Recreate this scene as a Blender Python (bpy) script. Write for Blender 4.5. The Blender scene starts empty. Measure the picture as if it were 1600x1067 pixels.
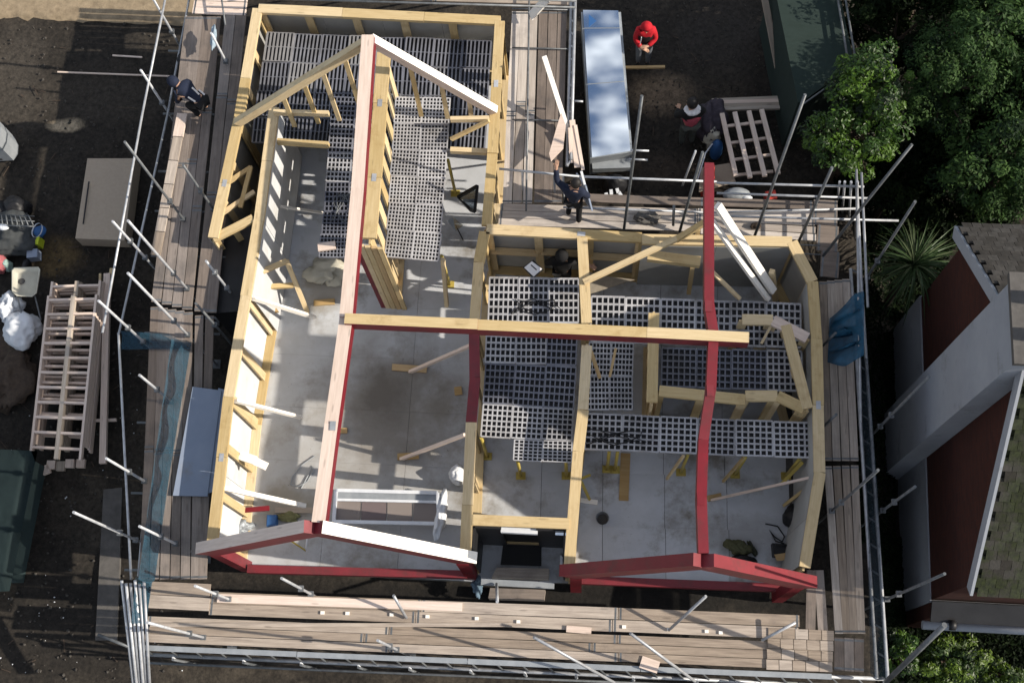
import bpy, bmesh, math, random
from mathutils import noise as mnoise
from mathutils import Vector, Matrix, Quaternion
random.seed(11)
R = random.Random(5)
C = bpy.context.scene.collection
sc = bpy.context.scene

# ------------------------------------------------------------------ camera
F = 2044.0; CX, CY = 800.0, 533.5; H = 27.0
down_c = Vector((100/F, -617/F, -1)).normalized()
north_c = Vector((98/F, 6790/F, -1)).normalized()
Zc = -down_c
Yc = (north_c - Zc*north_c.dot(Zc)).normalized()
Xc = Yc.cross(Zc)
W2C = Matrix((Xc, Yc, Zc))
cam_d = bpy.data.cameras.new('camera'); cam = bpy.data.objects.new('camera', cam_d); C.objects.link(cam)
cam_d.sensor_width = 36; cam_d.lens = 36*F/1600; cam_d.clip_end = 500
m4 = W2C.to_4x4(); m4.translation = Vector((0, 0, H)); cam.matrix_world = m4
sc.camera = cam

# ------------------------------------------------------------------ light
SUN_EL, SUN_AZ = math.radians(31), math.radians(-6)      # azimuth measured from +X (east), negative = south of east
sd = Vector((math.cos(SUN_EL)*math.cos(SUN_AZ), math.cos(SUN_EL)*math.sin(SUN_AZ), math.sin(SUN_EL)))
sl = bpy.data.lights.new('sun', 'SUN'); sl.energy = 5.0; sl.angle = math.radians(.5); sl.color = (1, .91, .78)
so = bpy.data.objects.new('sun', sl); C.objects.link(so); so.rotation_euler = sd.to_track_quat('Z', 'Y').to_euler()
w = bpy.data.worlds.new('World'); sc.world = w; w.use_nodes = True
nt = w.node_tree; bg = nt.nodes['Background']; bg.inputs[1].default_value = .098
sky = nt.nodes.new('ShaderNodeTexSky'); sky.sky_type = 'NISHITA'; sky.sun_disc = False
sky.sun_elevation = SUN_EL; sky.sun_rotation = math.pi/2 - SUN_AZ
tc = nt.nodes.new('ShaderNodeTexCoord'); mp = nt.nodes.new('ShaderNodeMapping'); mp.inputs['Scale'].default_value = (6, 16, 6)
no = nt.nodes.new('ShaderNodeTexNoise'); no.inputs['Scale'].default_value = 2.6; no.inputs['Detail'].default_value = 7
rp = nt.nodes.new('ShaderNodeValToRGB'); rp.color_ramp.elements[0].position = .47; rp.color_ramp.elements[1].position = .62
mx = nt.nodes.new('ShaderNodeMix'); mx.data_type = 'RGBA'; mx.inputs['B'].default_value = (8.5, 8.6, 8.8, 1)
L = nt.links.new
L(tc.outputs['Generated'], mp.inputs[0]); L(mp.outputs[0], no.inputs['Vector']); L(no.outputs[0], rp.inputs[0])
L(rp.outputs[0], mx.inputs['Factor']); L(sky.outputs[0], mx.inputs['A']); L(mx.outputs['Result'], bg.inputs[0])
sc.view_settings.view_transform = 'Standard'; sc.view_settings.look = 'None'
sc.view_settings.exposure = 0.5; sc.view_settings.gamma = 1; sc.view_settings.use_curve_mapping = False
sc.render.engine = 'CYCLES'; sc.cycles.max_bounces = 5; sc.cycles.transparent_max_bounces = 12

# ------------------------------------------------------------------ helpers
def P(px, py, z=0.0):
    """the point of the site at height z that the survey photo shows at (px, py)"""
    d = W2C @ Vector(((px-CX)/F, -(py-CY)/F, -1))
    return Vector((0, 0, H)) + d*((z-H)/d.z)

def mat(name, col, rough=.8, metal=0, var=.0, noise=None, bump=0, grain=False, spec=.3, alpha=1, obj_var=0, scale=8, stretch=(1, 1, 1), trans=0, world=False, dirt=None):
    m = bpy.data.materials.new(name); m.use_nodes = True
    n = m.node_tree.nodes; l = m.node_tree.links.new
    b = n['Principled BSDF']
    b.inputs['Roughness'].default_value = rough; b.inputs['Metallic'].default_value = metal
    b.inputs['Specular IOR Level'].default_value = spec
    b.inputs['Base Color'].default_value = (*col, 1)
    tcn = n.new('ShaderNodeTexCoord')
    src = tcn.outputs['Object']
    if world:
        g = n.new('ShaderNodeNewGeometry'); src = g.outputs['Position']
    out = None
    if noise or grain or bump:
        mpn = n.new('ShaderNodeMapping'); mpn.inputs['Scale'].default_value = stretch if not grain else (.35, 5, 5)
        l(src, mpn.inputs[0])
        if obj_var and not world:
            oi = n.new('ShaderNodeObjectInfo'); mu = n.new('ShaderNodeVectorMath'); mu.operation = 'SCALE'
            cb = n.new('ShaderNodeCombineXYZ'); l(oi.outputs['Random'], cb.inputs[0]); l(oi.outputs['Random'], cb.inputs[1])
            l(cb.outputs[0], mu.inputs[0]); mu.inputs['Scale'].default_value = 37; l(mu.outputs[0], mpn.inputs['Location'])
        nz = n.new('ShaderNodeTexNoise'); nz.inputs['Scale'].default_value = scale; nz.inputs['Detail'].default_value = 6
        nz.inputs['Roughness'].default_value = .65
        l(mpn.outputs[0], nz.inputs['Vector'])
        if noise:
            cr = n.new('ShaderNodeValToRGB'); cr.color_ramp.elements[0].position = .3; cr.color_ramp.elements[1].position = .7
            cr.color_ramp.elements[0].color = (*noise, 1); cr.color_ramp.elements[1].color = (*col, 1)
            l(nz.outputs[0], cr.inputs[0]); out = cr.outputs[0]
            if grain:
                vo = n.new('ShaderNodeTexVoronoi'); vo.inputs['Scale'].default_value = 1.0
                mp2 = n.new('ShaderNodeMapping'); mp2.inputs['Scale'].default_value = (1.7, 8, 8); l(src, mp2.inputs[0])
                if obj_var and not world: l(mu.outputs[0], mp2.inputs['Location'])
                l(mp2.outputs[0], vo.inputs['Vector'])
                kr = n.new('ShaderNodeMapRange'); kr.inputs['From Min'].default_value = .10; kr.inputs['From Max'].default_value = .17; kr.inputs['To Min'].default_value = .38; kr.inputs['To Max'].default_value = 0
                l(vo.outputs['Distance'], kr.inputs['Value'])
                km = n.new('ShaderNodeMix'); km.data_type = 'RGBA'; km.inputs['B'].default_value = (*[x*.42 for x in noise], 1)
                l(kr.outputs[0], km.inputs['Factor']); l(out, km.inputs['A']); out = km.outputs['Result']
        if bump:
            bp = n.new('ShaderNodeBump'); bp.inputs['Strength'].default_value = bump; bp.inputs['Distance'].default_value = .02
            l(nz.outputs[0], bp.inputs['Height']); l(bp.outputs[0], b.inputs['Normal'])
    if dirt:                                  # broad stains in site space: (colour, scale, low, high)
        g = n.new('ShaderNodeNewGeometry'); n2 = n.new('ShaderNodeTexNoise'); n2.inputs['Scale'].default_value = dirt[1]; n2.inputs['Detail'].default_value = 8
        n2.inputs['Roughness'].default_value = .7
        l(g.outputs['Position'], n2.inputs['Vector'])
        c2 = n.new('ShaderNodeMapRange'); c2.inputs['From Min'].default_value = dirt[2]; c2.inputs['From Max'].default_value = dirt[3]
        l(n2.outputs[0], c2.inputs['Value'])
        mm = n.new('ShaderNodeMix'); mm.data_type = 'RGBA'; mm.inputs['A'].default_value = (*col, 1); mm.inputs['B'].default_value = (*dirt[0], 1)
        l(c2.outputs[0], mm.inputs['Factor'])
        if out: l(out, mm.inputs['A'])
        out = mm.outputs['Result']
    if obj_var:
        oi2 = n.new('ShaderNodeObjectInfo'); mr = n.new('ShaderNodeMapRange')
        mr.inputs['To Min'].default_value = 1-obj_var; mr.inputs['To Max'].default_value = 1+obj_var
        l(oi2.outputs['Random'], mr.inputs['Value'])
        hs = n.new('ShaderNodeHueSaturation'); l(mr.outputs[0], hs.inputs['Value'])
        mr2 = n.new('ShaderNodeMapRange'); mr2.inputs['To Min'].default_value = 1+obj_var*.8; mr2.inputs['To Max'].default_value = 1-obj_var*.8
        l(oi2.outputs['Random'], mr2.inputs['Value']); l(mr2.outputs[0], hs.inputs['Saturation'])
        if out: l(out, hs.inputs['Color'])
        else: hs.inputs['Color'].default_value = (*col, 1)
        out = hs.outputs[0]
    if out: l(out, b.inputs['Base Color'])
    if alpha < 1:
        tr = n.new('ShaderNodeBsdfTransparent'); ms = n.new('ShaderNodeMixShader'); ms.inputs[0].default_value = alpha
        l(tr.outputs[0], ms.inputs[1]); l(b.outputs[0], ms.inputs[2]); l(ms.outputs[0], n['Material Output'].inputs[0])
    if trans:
        tl = n.new('ShaderNodeBsdfTranslucent'); tl.inputs[0].default_value = (*col, 1)
        if out: l(out, tl.inputs[0])
        ms = n.new('ShaderNodeMixShader'); ms.inputs[0].default_value = trans
        l(b.outputs[0], ms.inputs[1]); l(tl.outputs[0], ms.inputs[2]); l(ms.outputs[0], n['Material Output'].inputs[0])
    return m

def patch(m, c, rad, col, soft=.35, amp=.9, sc=1.6, strength=1.0, seed=0):
    n = m.node_tree.nodes; l = m.node_tree.links.new; b = n['Principled BSDF']
    g = n.new('ShaderNodeNewGeometry'); su = n.new('ShaderNodeVectorMath'); su.operation = 'SUBTRACT'; su.inputs[1].default_value = c
    dv = n.new('ShaderNodeVectorMath'); dv.operation = 'DIVIDE'; dv.inputs[1].default_value = (rad[0], rad[1], 5)
    le = n.new('ShaderNodeVectorMath'); le.operation = 'LENGTH'
    l(g.outputs['Position'], su.inputs[0]); l(su.outputs[0], dv.inputs[0]); l(dv.outputs[0], le.inputs[0])
    nz = n.new('ShaderNodeTexNoise'); nz.inputs['Scale'].default_value = sc; nz.inputs['Detail'].default_value = 9; nz.inputs['Roughness'].default_value = .68
    l(g.outputs['Position'], nz.inputs['Vector'])
    ma = n.new('ShaderNodeMath'); ma.operation = 'MULTIPLY_ADD'; ma.inputs[1].default_value = amp*2; l(nz.outputs[0], ma.inputs[0]); l(le.outputs['Value'], ma.inputs[2])
    mr = n.new('ShaderNodeMapRange'); mr.inputs['From Min'].default_value = 1+amp+soft; mr.inputs['From Max'].default_value = 1+amp-soft
    mr.inputs['To Max'].default_value = strength; l(ma.outputs[0], mr.inputs['Value'])
    mm = n.new('ShaderNodeMix'); mm.data_type = 'RGBA'; mm.inputs['B'].default_value = (*col, 1); l(mr.outputs[0], mm.inputs['Factor'])
    old = b.inputs['Base Color'].links
    if old: l(old[0].from_socket, mm.inputs['A'])
    else: mm.inputs['A'].default_value = b.inputs['Base Color'].default_value
    l(mm.outputs['Result'], b.inputs['Base Color'])
M = {}
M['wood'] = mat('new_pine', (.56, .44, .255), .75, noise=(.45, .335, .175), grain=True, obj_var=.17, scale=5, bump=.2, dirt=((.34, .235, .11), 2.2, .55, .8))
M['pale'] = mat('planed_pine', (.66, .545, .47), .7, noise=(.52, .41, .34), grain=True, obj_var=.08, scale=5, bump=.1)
M['white'] = mat('sunlit_white', (.80, .77, .71), .6, noise=(.72, .68, .62), grain=True, scale=4, obj_var=.04)  # sunlit whiteness of the timber put into its colour
M['greywood'] = mat('weathered_pine', (.42, .36, .30), .85, noise=(.28, .24, .20), grain=True, obj_var=.14, scale=5, bump=.2)
M['board'] = mat('scaffold_board', (.40, .335, .275), .85, noise=(.22, .18, .148), grain=True, obj_var=.26, scale=4, bump=.3, dirt=((.20, .17, .15), .9, .52, .78))
M['greyboard'] = mat('old_grey_board', (.235, .197, .172), .85, noise=(.145, .12, .105), grain=True, obj_var=.24, scale=4, bump=.3, dirt=((.085, .078, .074), .8, .5, .75))
M['paleboard'] = mat('bleached_board', (.48, .43, .385), .85, noise=(.32, .28, .25), grain=True, obj_var=.2, scale=4, bump=.3, dirt=((.2, .18, .165), .9, .52, .78))
M['ply'] = mat('plywood', (.46, .33, .17), .75, noise=(.36, .23, .10), grain=True, scale=2, obj_var=.1)
M['red'] = mat('red_primer_steel', (.175, .013, .021), .5, noise=(.13, .010, .016), scale=3, obj_var=.07, spec=.4, dirt=((.085, .022, .022), 2.4, .5, .72))
M['floor'] = mat('grey_floor_sheet', (.49, .51, .545), .5, noise=(.40, .418, .445), scale=1.5, obj_var=.05, dirt=((.19, .175, .15), .55, .50, .64), spec=.4)
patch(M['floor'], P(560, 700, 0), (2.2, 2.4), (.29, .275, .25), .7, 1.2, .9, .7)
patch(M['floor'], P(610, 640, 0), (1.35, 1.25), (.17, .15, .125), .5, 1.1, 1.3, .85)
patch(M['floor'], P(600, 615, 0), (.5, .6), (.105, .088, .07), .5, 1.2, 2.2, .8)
patch(M['floor'], P(450, 790, 0), (.7, .45), (.22, .195, .15), .4, 1, 2, .8)
patch(M['floor'], P(1150, 840, 0), (.9, .4), (.24, .235, .23), .5, 1.1, 2, .6)
patch(M['floor'], P(510, 450, 0), (.55, .5), (.27, .24, .19), .4, 1, 2.4, .8)
M['panel'] = mat('white_sheathing', (.60, .61, .62), .6, noise=(.48, .49, .50), scale=1.2, obj_var=.06, dirt=((.35, .33, .29), .7, .55, .8))
M['osb'] = mat('grey_sheathing', (.34, .34, .33), .7, noise=(.26, .26, .25), scale=1.2, obj_var=.07)
M['lat'] = mat('grey_deck_plastic', (.42, .42, .435), .5, noise=(.28, .28, .295), scale=2.5, obj_var=.22, dirt=((.17, .16, .15), 1.3, .52, .72))
M['latshade'] = mat('shaded_deck_plastic', (.18, .187, .22), .5, noise=(.11, .115, .14), scale=2.5, obj_var=.3, dirt=((.09, .088, .085), 1.3, .5, .75))  # same grey deck plastic with bluish shade put into the colour
M['latmid'] = mat('mid_deck_plastic', (.25, .25, .26), .5, noise=(.17, .17, .18), scale=2, obj_var=.1)
M['black'] = mat('black_plastic_and_shade', (.012, .012, .014), .5)
M['felt'] = mat('black_membrane', (.022, .022, .024), .45, noise=(.012, .012, .013), scale=2, bump=.3)
M['galv'] = mat('galvanised_tube', (.50, .51, .53), .45, metal=.35, noise=(.30, .31, .33), scale=6, obj_var=.25)
M['galvdark'] = mat('dull_tube', (.16, .17, .18), .5, metal=.3, noise=(.08, .085, .09), scale=6, obj_var=.2)
M['net'] = mat('blue_netting', (.035, .11, .17), .75, noise=(.02, .06, .095), scale=3, stretch=(3, 3, .4), alpha=.55)
M['netblue'] = mat('bright_blue_netting', (.03, .15, .27), .7, noise=(.015, .07, .13), scale=5, alpha=.85)
M['netgrey'] = mat('grey_blue_netting', (.035, .06, .08), .8, noise=(.02, .033, .045), scale=3, alpha=.5)
M['soil'] = mat('dark_soil', (.034, .028, .022), .95, noise=(.014, .012, .010), scale=9, world=True, bump=.9, dirt=((.075, .062, .047), .30, .50, .72))
M['pale_earth'] = mat('pale_sunlit_earth', (.30, .235, .155), .95, noise=(.17, .13, .085), scale=6, world=True, bump=.8)
M['brown_earth'] = mat('brown_loose_earth', (.13, .095, .066), .95, noise=(.035, .026, .019), scale=7, world=True, bump=1)
M['rubble'] = mat('rubble_bits', (.075, .068, .06), .95, noise=(.03, .027, .024), scale=4)
M['concrete'] = mat('concrete', (.12, .112, .105), .9, noise=(.07, .066, .062), scale=4, bump=.4, obj_var=.1)
M['render'] = mat('white_render', (.30, .315, .345), .9, noise=(.26, .275, .305), scale=2, dirt=((.13, .135, .13), 1.1, .57, .8))
M['yellow'] = mat('yellow_prop', (.40, .31, .07), .5)
M['glass'] = mat('mirror_glass', (.80, .86, .92), .03, metal=1)
M['steelgrey'] = mat('grey_steel', (.32, .34, .36), .5, metal=.2, noise=(.22, .24, .26), scale=3)
M['green'] = mat('green_tarpaulin', (.018, .031, .027), .9, noise=(.013, .024, .02), scale=3, stretch=(1, 3, 1))
M['teal'] = mat('teal_tarpaulin', (.027, .046, .048), .85, noise=(.019, .033, .035), scale=2)
M['bluesheet'] = mat('blue_grey_sheet', (.25, .29, .37), .6, noise=(.21, .25, .33), scale=1.5, dirt=((.22, .21, .2), 1.2, .6, .8))
M['bark'] = mat('bark', (.07, .05, .035), .9, noise=(.035, .025, .02), scale=12)
M['moss'] = mat('mossy_tile', (.032, .040, .014), .95, noise=(.012, .014, .009), scale=10, obj_var=.3, bump=.6, dirt=((.035, .032, .028), 1.8, .45, .6))
patchy = dict(dirt=((.045, .042, .03), 2.5, .45, .6))
M['tile'] = mat('grey_roof_tile', (.055, .05, .045), .9, noise=(.022, .02, .018), scale=6, obj_var=.3, bump=.4)
M['skin'] = mat('skin', (.42, .25, .17), .6)
M['hair'] = mat('dark_hair', (.012, .010, .009), .6)
M['beige'] = mat('beige_sheet', (.36, .295, .225), .7, noise=(.31, .25, .19), scale=18, obj_var=.03)
M['plastic_white'] = mat('white_plastic', (.66, .68, .70), .5, noise=(.52, .54, .58), scale=3)
M['cream'] = mat('cream_plastic', (.48, .46, .38), .55, noise=(.38, .36, .30), scale=4)
M['blue'] = mat('blue_plastic', (.03, .10, .26), .5)
M['lime'] = mat('lime_plastic', (.42, .50, .03), .5)
M['orange'] = mat('red_plastic', (.50, .06, .04), .5)
def cloth(name, c): return mat(name, c, .85, noise=tuple(x*.6 for x in c), scale=10)
def brickmat():
    m = mat('dark_red_brick', (.13, .035, .025), .9)
    n = m.node_tree.nodes; l = m.node_tree.links.new
    g = n.new('ShaderNodeTexCoord'); mp_ = n.new('ShaderNodeMapping'); mp_.inputs['Rotation'].default_value = (0, math.pi/2, 0)
    mp_.inputs['Rotation'].default_value = (math.radians(90), 0, math.radians(90))
    br = n.new('ShaderNodeTexBrick'); br.inputs['Scale'].default_value = 1
    br.inputs['Brick Width'].default_value = .225; br.inputs['Row Height'].default_value = .075; br.inputs['Mortar Size'].default_value = .006
    br.inputs['Color1'].default_value = (.062, .016, .009, 1); br.inputs['Color2'].default_value = (.040, .011, .007, 1); br.inputs['Mortar'].default_value = (.035, .02, .018, 1)
    sp = n.new('ShaderNodeSeparateXYZ'); cb = n.new('ShaderNodeCombineXYZ')
    l(g.outputs['Object'], sp.inputs[0]); l(sp.outputs[1], cb.inputs[0]); l(sp.outputs[2], cb.inputs[1])
    l(cb.outputs[0], br.inputs['Vector']); l(br.outputs[0], n['Principled BSDF'].inputs['Base Color'])
    return m
M['brick'] = brickmat()

CHILD = {}
def tag(o, label, cat, group=None):
    o['label'] = label; o['category'] = cat
    if group: o['group'] = group
    return o
def thing(name, label, cat, loc, group=None):
    o = bpy.data.objects.new(name, None); C.objects.link(o); o.location = loc; o.empty_display_size = .2
    return tag(o, label, cat, group)
def put(name, mesh, mw, parent=None):
    o = bpy.data.objects.new(name, mesh); C.objects.link(o)
    if parent:
        o.parent = parent
        pl = parent.matrix_basis.copy() if not parent.parent else parent.parent.matrix_basis @ parent.matrix_basis
        o.matrix_basis = pl.inverted() @ mw
    else:
        o.matrix_basis = mw
    return o
BOX = {}
def boxmesh(lx, ly, lz, mats):
    """box centred on its own origin; mats = (side,) or (side, top)"""
    key = (round(lx, 3), round(ly, 3), round(lz, 3), tuple(m.name for m in mats))
    if key in BOX: return BOX[key]
    x, y, z = lx/2, ly/2, lz/2
    me = bpy.data.meshes.new('piece')
    v = [(-x, -y, -z), (x, -y, -z), (x, y, -z), (-x, y, -z), (-x, -y, z), (x, -y, z), (x, y, z), (-x, y, z)]
    f = [(0, 3, 2, 1), (4, 5, 6, 7), (0, 1, 5, 4), (1, 2, 6, 5), (2, 3, 7, 6), (3, 0, 4, 7)]
    me.from_pydata(v, [], f)
    for m in mats: me.materials.append(m)
    if len(mats) > 1: me.polygons[1].material_index = 1
    BOX[key] = me
    return me
def frame(p0, p1, up=Vector((0, 0, 1)), roll=0):
    x = (p1-p0).normalized()
    if abs(x.dot(up)) > .98: up = Vector((1, 0, 0))
    y = up.cross(x).normalized(); z = x.cross(y)
    m = Matrix((x, y, z)).transposed().to_4x4()
    if roll: m = m @ Matrix.Rotation(roll, 4, 'X')
    m.translation = (p0+p1)/2
    return m
def mats(m):
    return tuple(M[k] if isinstance(k, str) else k for k in (m if isinstance(m, (tuple, list)) else (m,)))
def beam(name, p0, p1, wd, ht, m, parent=None, roll=0, up=Vector((0, 0, 1))):
    return put(name, boxmesh((p1-p0).length, wd, ht, mats(m)), frame(p0, p1, up, roll), parent)
TUB = {}
def tubemesh(l, r, m, seg=8):
    key = (round(l, 2), r, m.name, seg)
    if key in TUB: return TUB[key]
    bm = bmesh.new()
    bmesh.ops.create_cone(bm, cap_ends=True, segments=seg, radius1=r, radius2=r, depth=l, matrix=Matrix.Rotation(math.pi/2, 4, 'Y'))
    me = bpy.data.meshes.new('tube'); bm.to_mesh(me); bm.free(); me.materials.append(m)
    for p in me.polygons: p.use_smooth = len(p.vertices) == 4
    TUB[key] = me
    return me
def tube(name, p0, p1, r=.026, m='galv', parent=None):
    return put(name, tubemesh((p1-p0).length, r, mats(m)[0]), frame(p0, p1), parent)
def bmobj(name, bm, m, parent=None, origin=None, smooth=False):
    me = bpy.data.meshes.new(name)
    origin = origin or Vector()
    bmesh.ops.translate(bm, verts=bm.verts, vec=-origin)
    bmesh.ops.recalc_face_normals(bm, faces=bm.faces)
    bm.to_mesh(me); bm.free()
    for k in mats(m): me.materials.append(k)
    if smooth:
        for p in me.polygons: p.use_smooth = True
    return put(name, me, Matrix.Translation(origin), parent)
def prism(name, pts, z0, z1, m, parent=None, smooth=False):
    """pts: world points outline (x, y used), from z0 up to z1"""
    bm = bmesh.new()
    a = [bm.verts.new((p.x, p.y, z0)) for p in pts]; b = [bm.verts.new((p.x, p.y, z1)) for p in pts]
    bm.faces.new(a[::-1]); bm.faces.new(b)
    n = len(pts)
    for i in range(n): bm.faces.new((a[i], a[(i+1) % n], b[(i+1) % n], b[i]))
    c = sum(pts, Vector())/n; c.z = z0
    return bmobj(name, bm, m, parent, c)
def pix(pts, z): return [P(x, y, z) for x, y in pts]
def lerp(a, b, t): return a+(b-a)*t
def struct(o): o['kind'] = 'structure'; return o
def stuff(o): o['kind'] = 'stuff'; return o
ZOFF = [0]
def gz(x):                      # the site falls away east of the scaffold
    u = min(1, max(0, (x-5.9)/1.5)); return GZ-2.05*u*u*(3-2*u)
def PG(px, py, d=0):
    z = GZ
    for _ in range(6): z = gz(P(px, py, z).x)
    return P(px, py, z+d)
def dz():
    ZOFF[0] += 1
    return (ZOFF[0] % 9)*.0035

ZP, ZR, ZS, ZD, GZ = 2.45, 5.1, 1.9, 1.88, -.18

def panels(parent, name, quad, z, nu, nv, th, m, gap=.003, jit=.001):
    """flat sheets laid over a quad of world points (a,b,c,d), nu along a-b, nv along a-d"""
    a, b, c, d = quad
    for j in range(nv):
        for i in range(nu):
            def q(u, v): return lerp(lerp(a, b, u), lerp(d, c, u), v)
            p00, p10, p11, p01 = q(i/nu, j/nv), q((i+1)/nu, j/nv), q((i+1)/nu, (j+1)/nv), q(i/nu, (j+1)/nv)
            lx = (p10-p00).length-gap; ly = (p01-p00).length-gap
            cen = (p00+p10+p11+p01)/4; cen.z = z-th/2+R.uniform(0, jit)
            x = ((p10-p00)+(p11-p01)).normalized(); zz = Vector((0, 0, 1)); y = zz.cross(x)
            mw = Matrix((x, y, zz)).transposed().to_4x4(); mw.translation = cen
            put(name, boxmesh(lx, ly, th, mats(m)), mw, parent)

def boards(parent, quad, z, n, seg, m='board', name='board', th=.038, gap=.012, zj=.006, skip=()):
    a, b, c, d = quad
    for i in range(n):
        if i in skip: continue
        t = (i+.5)/n
        p0, p1 = lerp(a, d, t), lerp(b, c, t)
        wd = ((a-d).length+(b-c).length)/2/n-gap
        ln = (p1-p0).length; k = max(1, round(ln/seg))
        off = R.uniform(-.12, .12)
        cuts = [0]+[(j+off*(1 if k > 1 else 0))/k for j in range(1, k)]+[1]
        for j in range(k):
            q0, q1 = lerp(p0, p1, cuts[j]), lerp(p0, p1, cuts[j+1])
            dd = (q1-q0).normalized()*.006
            q0 = q0+dd; q1 = q1-dd
            s = Vector((-(q1-q0).y, (q1-q0).x, 0)).normalized()*R.uniform(-.004, .004)
            q0.z = q1.z = z-th/2+R.uniform(0, zj)
            beam(name, q0+s, q1-s, wd, th, m, parent)
            if seg > 1.6 and name == 'board' and parent.get('category') == 'scaffold':
                for qa in (q0+s+dd*7, q1-s-dd*7):
                    ub = (q1-q0).normalized()*.018
                    beam('end_band', qa-ub, qa+ub, wd+.006, th+.004, 'galvdark', parent)

def stud_wall(name, label, segs, h=ZP, t=.18, sp=.95, sheath=0, smat='panel', zb=.0, noggin=False, group='timber stud walls', wood='wood', cat='stud wall', plate=.09):
    """segs: list of (px0, px1[, plate material[, sheath side]]) giving the top plate's centre line at height h"""
    base = P(*segs[0][0], h); base.z = zb
    e = thing(name, label, cat, base, group)
    for s in segs:
        hh = h+dz()
        p0, p1 = P(*s[0], h), P(*s[1], h); pm = (s[2] if len(s) > 2 else None) or wood; sh = s[3] if len(s) > 3 else sheath
        p0.z = p1.z = hh-plate/2
        dirv = (p1-p0).normalized(); ln = (p1-p0).length
        k = max(1, round(ln/1.5)); cuts = [0]+[(j+R.uniform(-.25, .25))/k for j in range(1, k)]+[1]
        for j in range(k):
            q0 = lerp(p0, p1, cuts[j])+dirv*(.003 if j else 0); q1 = lerp(p0, p1, cuts[j+1])-dirv*.003
            sh_ = Vector((-dirv.y, dirv.x, 0))*R.uniform(-.006, .006)
            if j and R.random() < .55:
                put('nail_plate', boxmesh(.16, .09, .006, (M['galv'],)), frame(q0-dirv*.08+Vector((0, 0, plate/2+.004)), q0+dirv*.08+Vector((0, 0, plate/2+.004))), e)
            beam('top_plate', q0+sh_, q1+sh_, t+.03+R.uniform(-.006, .006), plate, pm, e)
        side = Vector((0, 0, 1)).cross(dirv)
        b0, b1 = p0.copy(), p1.copy(); b0.z = b1.z = zb+.045
        beam('bottom_plate', b0, b1, t, .08, wood, e)
        n = max(1, round(ln/sp))
        for i in range(n+1):
            q = lerp(p0, p1, min(max(i/n, .03/ln), 1-.03/ln))
            beam('stud', Vector((q.x, q.y, zb+.086)), Vector((q.x, q.y, hh-plate-.001)), t-.01, .042, wood, e, up=side)
        if noggin:
            for i in range(n):
                q0 = lerp(p0, p1, i/n)+dirv*.03; q1 = lerp(p0, p1, (i+1)/n)-dirv*.03
                q0.z = q1.z = zb+(h-zb)*.52+(.05 if i % 2 else -.05)
                beam('noggin', q0, q1, t-.03, .045, wood, e)
        if sh:
            k = max(1, round(ln/1.2))
            for i in range(k):
                q0 = lerp(p0, p1, i/k)+dirv*.004; q1 = lerp(p0, p1, (i+1)/k)-dirv*.004
                o = side*sh*(t/2+.012)
                q0 = q0+o; q1 = q1+o; q0.z = q1.z = (zb+hh-plate)/2+.01
                beam('sheathing_panel', q0, q1, .014, hh-plate-zb-.03, smat, e)
    return e

# ------------------------------------------------------------------ ground
bm = bmesh.new()
bmesh.ops.create_grid(bm, x_segments=110, y_segments=110, size=14)
for v in bm.verts:
    v.co.y += 6
    v.co.z = GZ-.03+.035*math.sin(v.co.x*1.7+1.3*math.sin(v.co.y*.9))*math.cos(v.co.y*1.3)+R.uniform(-.02, .02)+gz(v.co.x)-GZ
edge = [v for v in bm.verts if any(len(e.link_faces) == 1 for e in v.link_edges)]
outer = {}
res = bmesh.ops.extrude_edge_only(bm, edges=[e for e in bm.edges if len(e.link_faces) == 1])
for v in [g for g in res['geom'] if isinstance(g, bmesh.types.BMVert)]:
    v.co.x *= 9; v.co.y = (v.co.y-6)*9+6; v.co.z = gz(v.co.x)-.05
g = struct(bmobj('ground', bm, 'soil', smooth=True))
def sheet(name, pts, z, m, sub=14, bumpz=.02):
    """a slightly uneven ground sheet with a ragged outline"""
    pts = pix(pts, z)
    c = sum(pts, Vector())/len(pts)
    ring = []
    for i, p in enumerate(pts):
        q = pts[(i+1) % len(pts)]
        for k in range(sub):
            r = lerp(p, q, k/sub); ring.append(r+(r-c).normalized()*R.uniform(-.07, .07))
    bm = bmesh.new(); prev = None
    rings = [1, .96, .85, .6, .3]
    grid = []
    for f in rings:
        grid.append([bm.verts.new((lerp(c, p, f).x, lerp(c, p, f).y, (z+(R.uniform(0, bumpz)+bumpz if f < 1 else -.06)))) for p in ring])
    n = len(ring)
    for a, b in zip(grid, grid[1:]):
        for i in range(n): bm.faces.new((a[i], a[(i+1) % n], b[(i+1) % n], b[i]))
    bm.faces.new(grid[-1])
    return struct(bmobj(name, bm, m, origin=c, smooth=True))
sheet('sunlit_strip', [(-420, -330), (330, -330), (318, 40), (150, 33), (-20, 27), (-420, 20)], GZ+.03, 'pale_earth')  # sunlit yard strip, its brightness partly put into a paler earth colour
for c_, rad, col, st in (((104, 196), (.38, .16), (.36, .29, .20), 1), ((1028, 145), (.72, .5), (.15, .11, .075), .9), ((88, 400), (.5, .45), (.10, .068, .03), .8),  # first two patches: sunlit spots put into the soil colour
                         ((20, 130), (.7, 1.6), (.075, .064, .052), .45), ((150, 150), (1.6, .7), (.06, .05, .039), .4), ((90, 640), (.9, 1.2), (.016, .014, .012), .8),
                         ((250, 650), (.35, 1.6), (.055, .045, .034), .7), ((120, 960), (1.6, 1.2), (.020, .017, .014), .8), ((780, 938), (8.5, .35), (.009, .008, .007), .9), ((1130, 60), (1.2, .9), (.035, .030, .026), .7), ((1010, 262), (1.0, .4), (.055, .042, .032), .7)):  # near-black front strip: shade under scaffold and gables put into the soil colour
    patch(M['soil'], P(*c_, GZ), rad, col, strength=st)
nn = M['soil'].node_tree.nodes; ll = M['soil'].node_tree.links.new; bb = nn['Principled BSDF']
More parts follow.
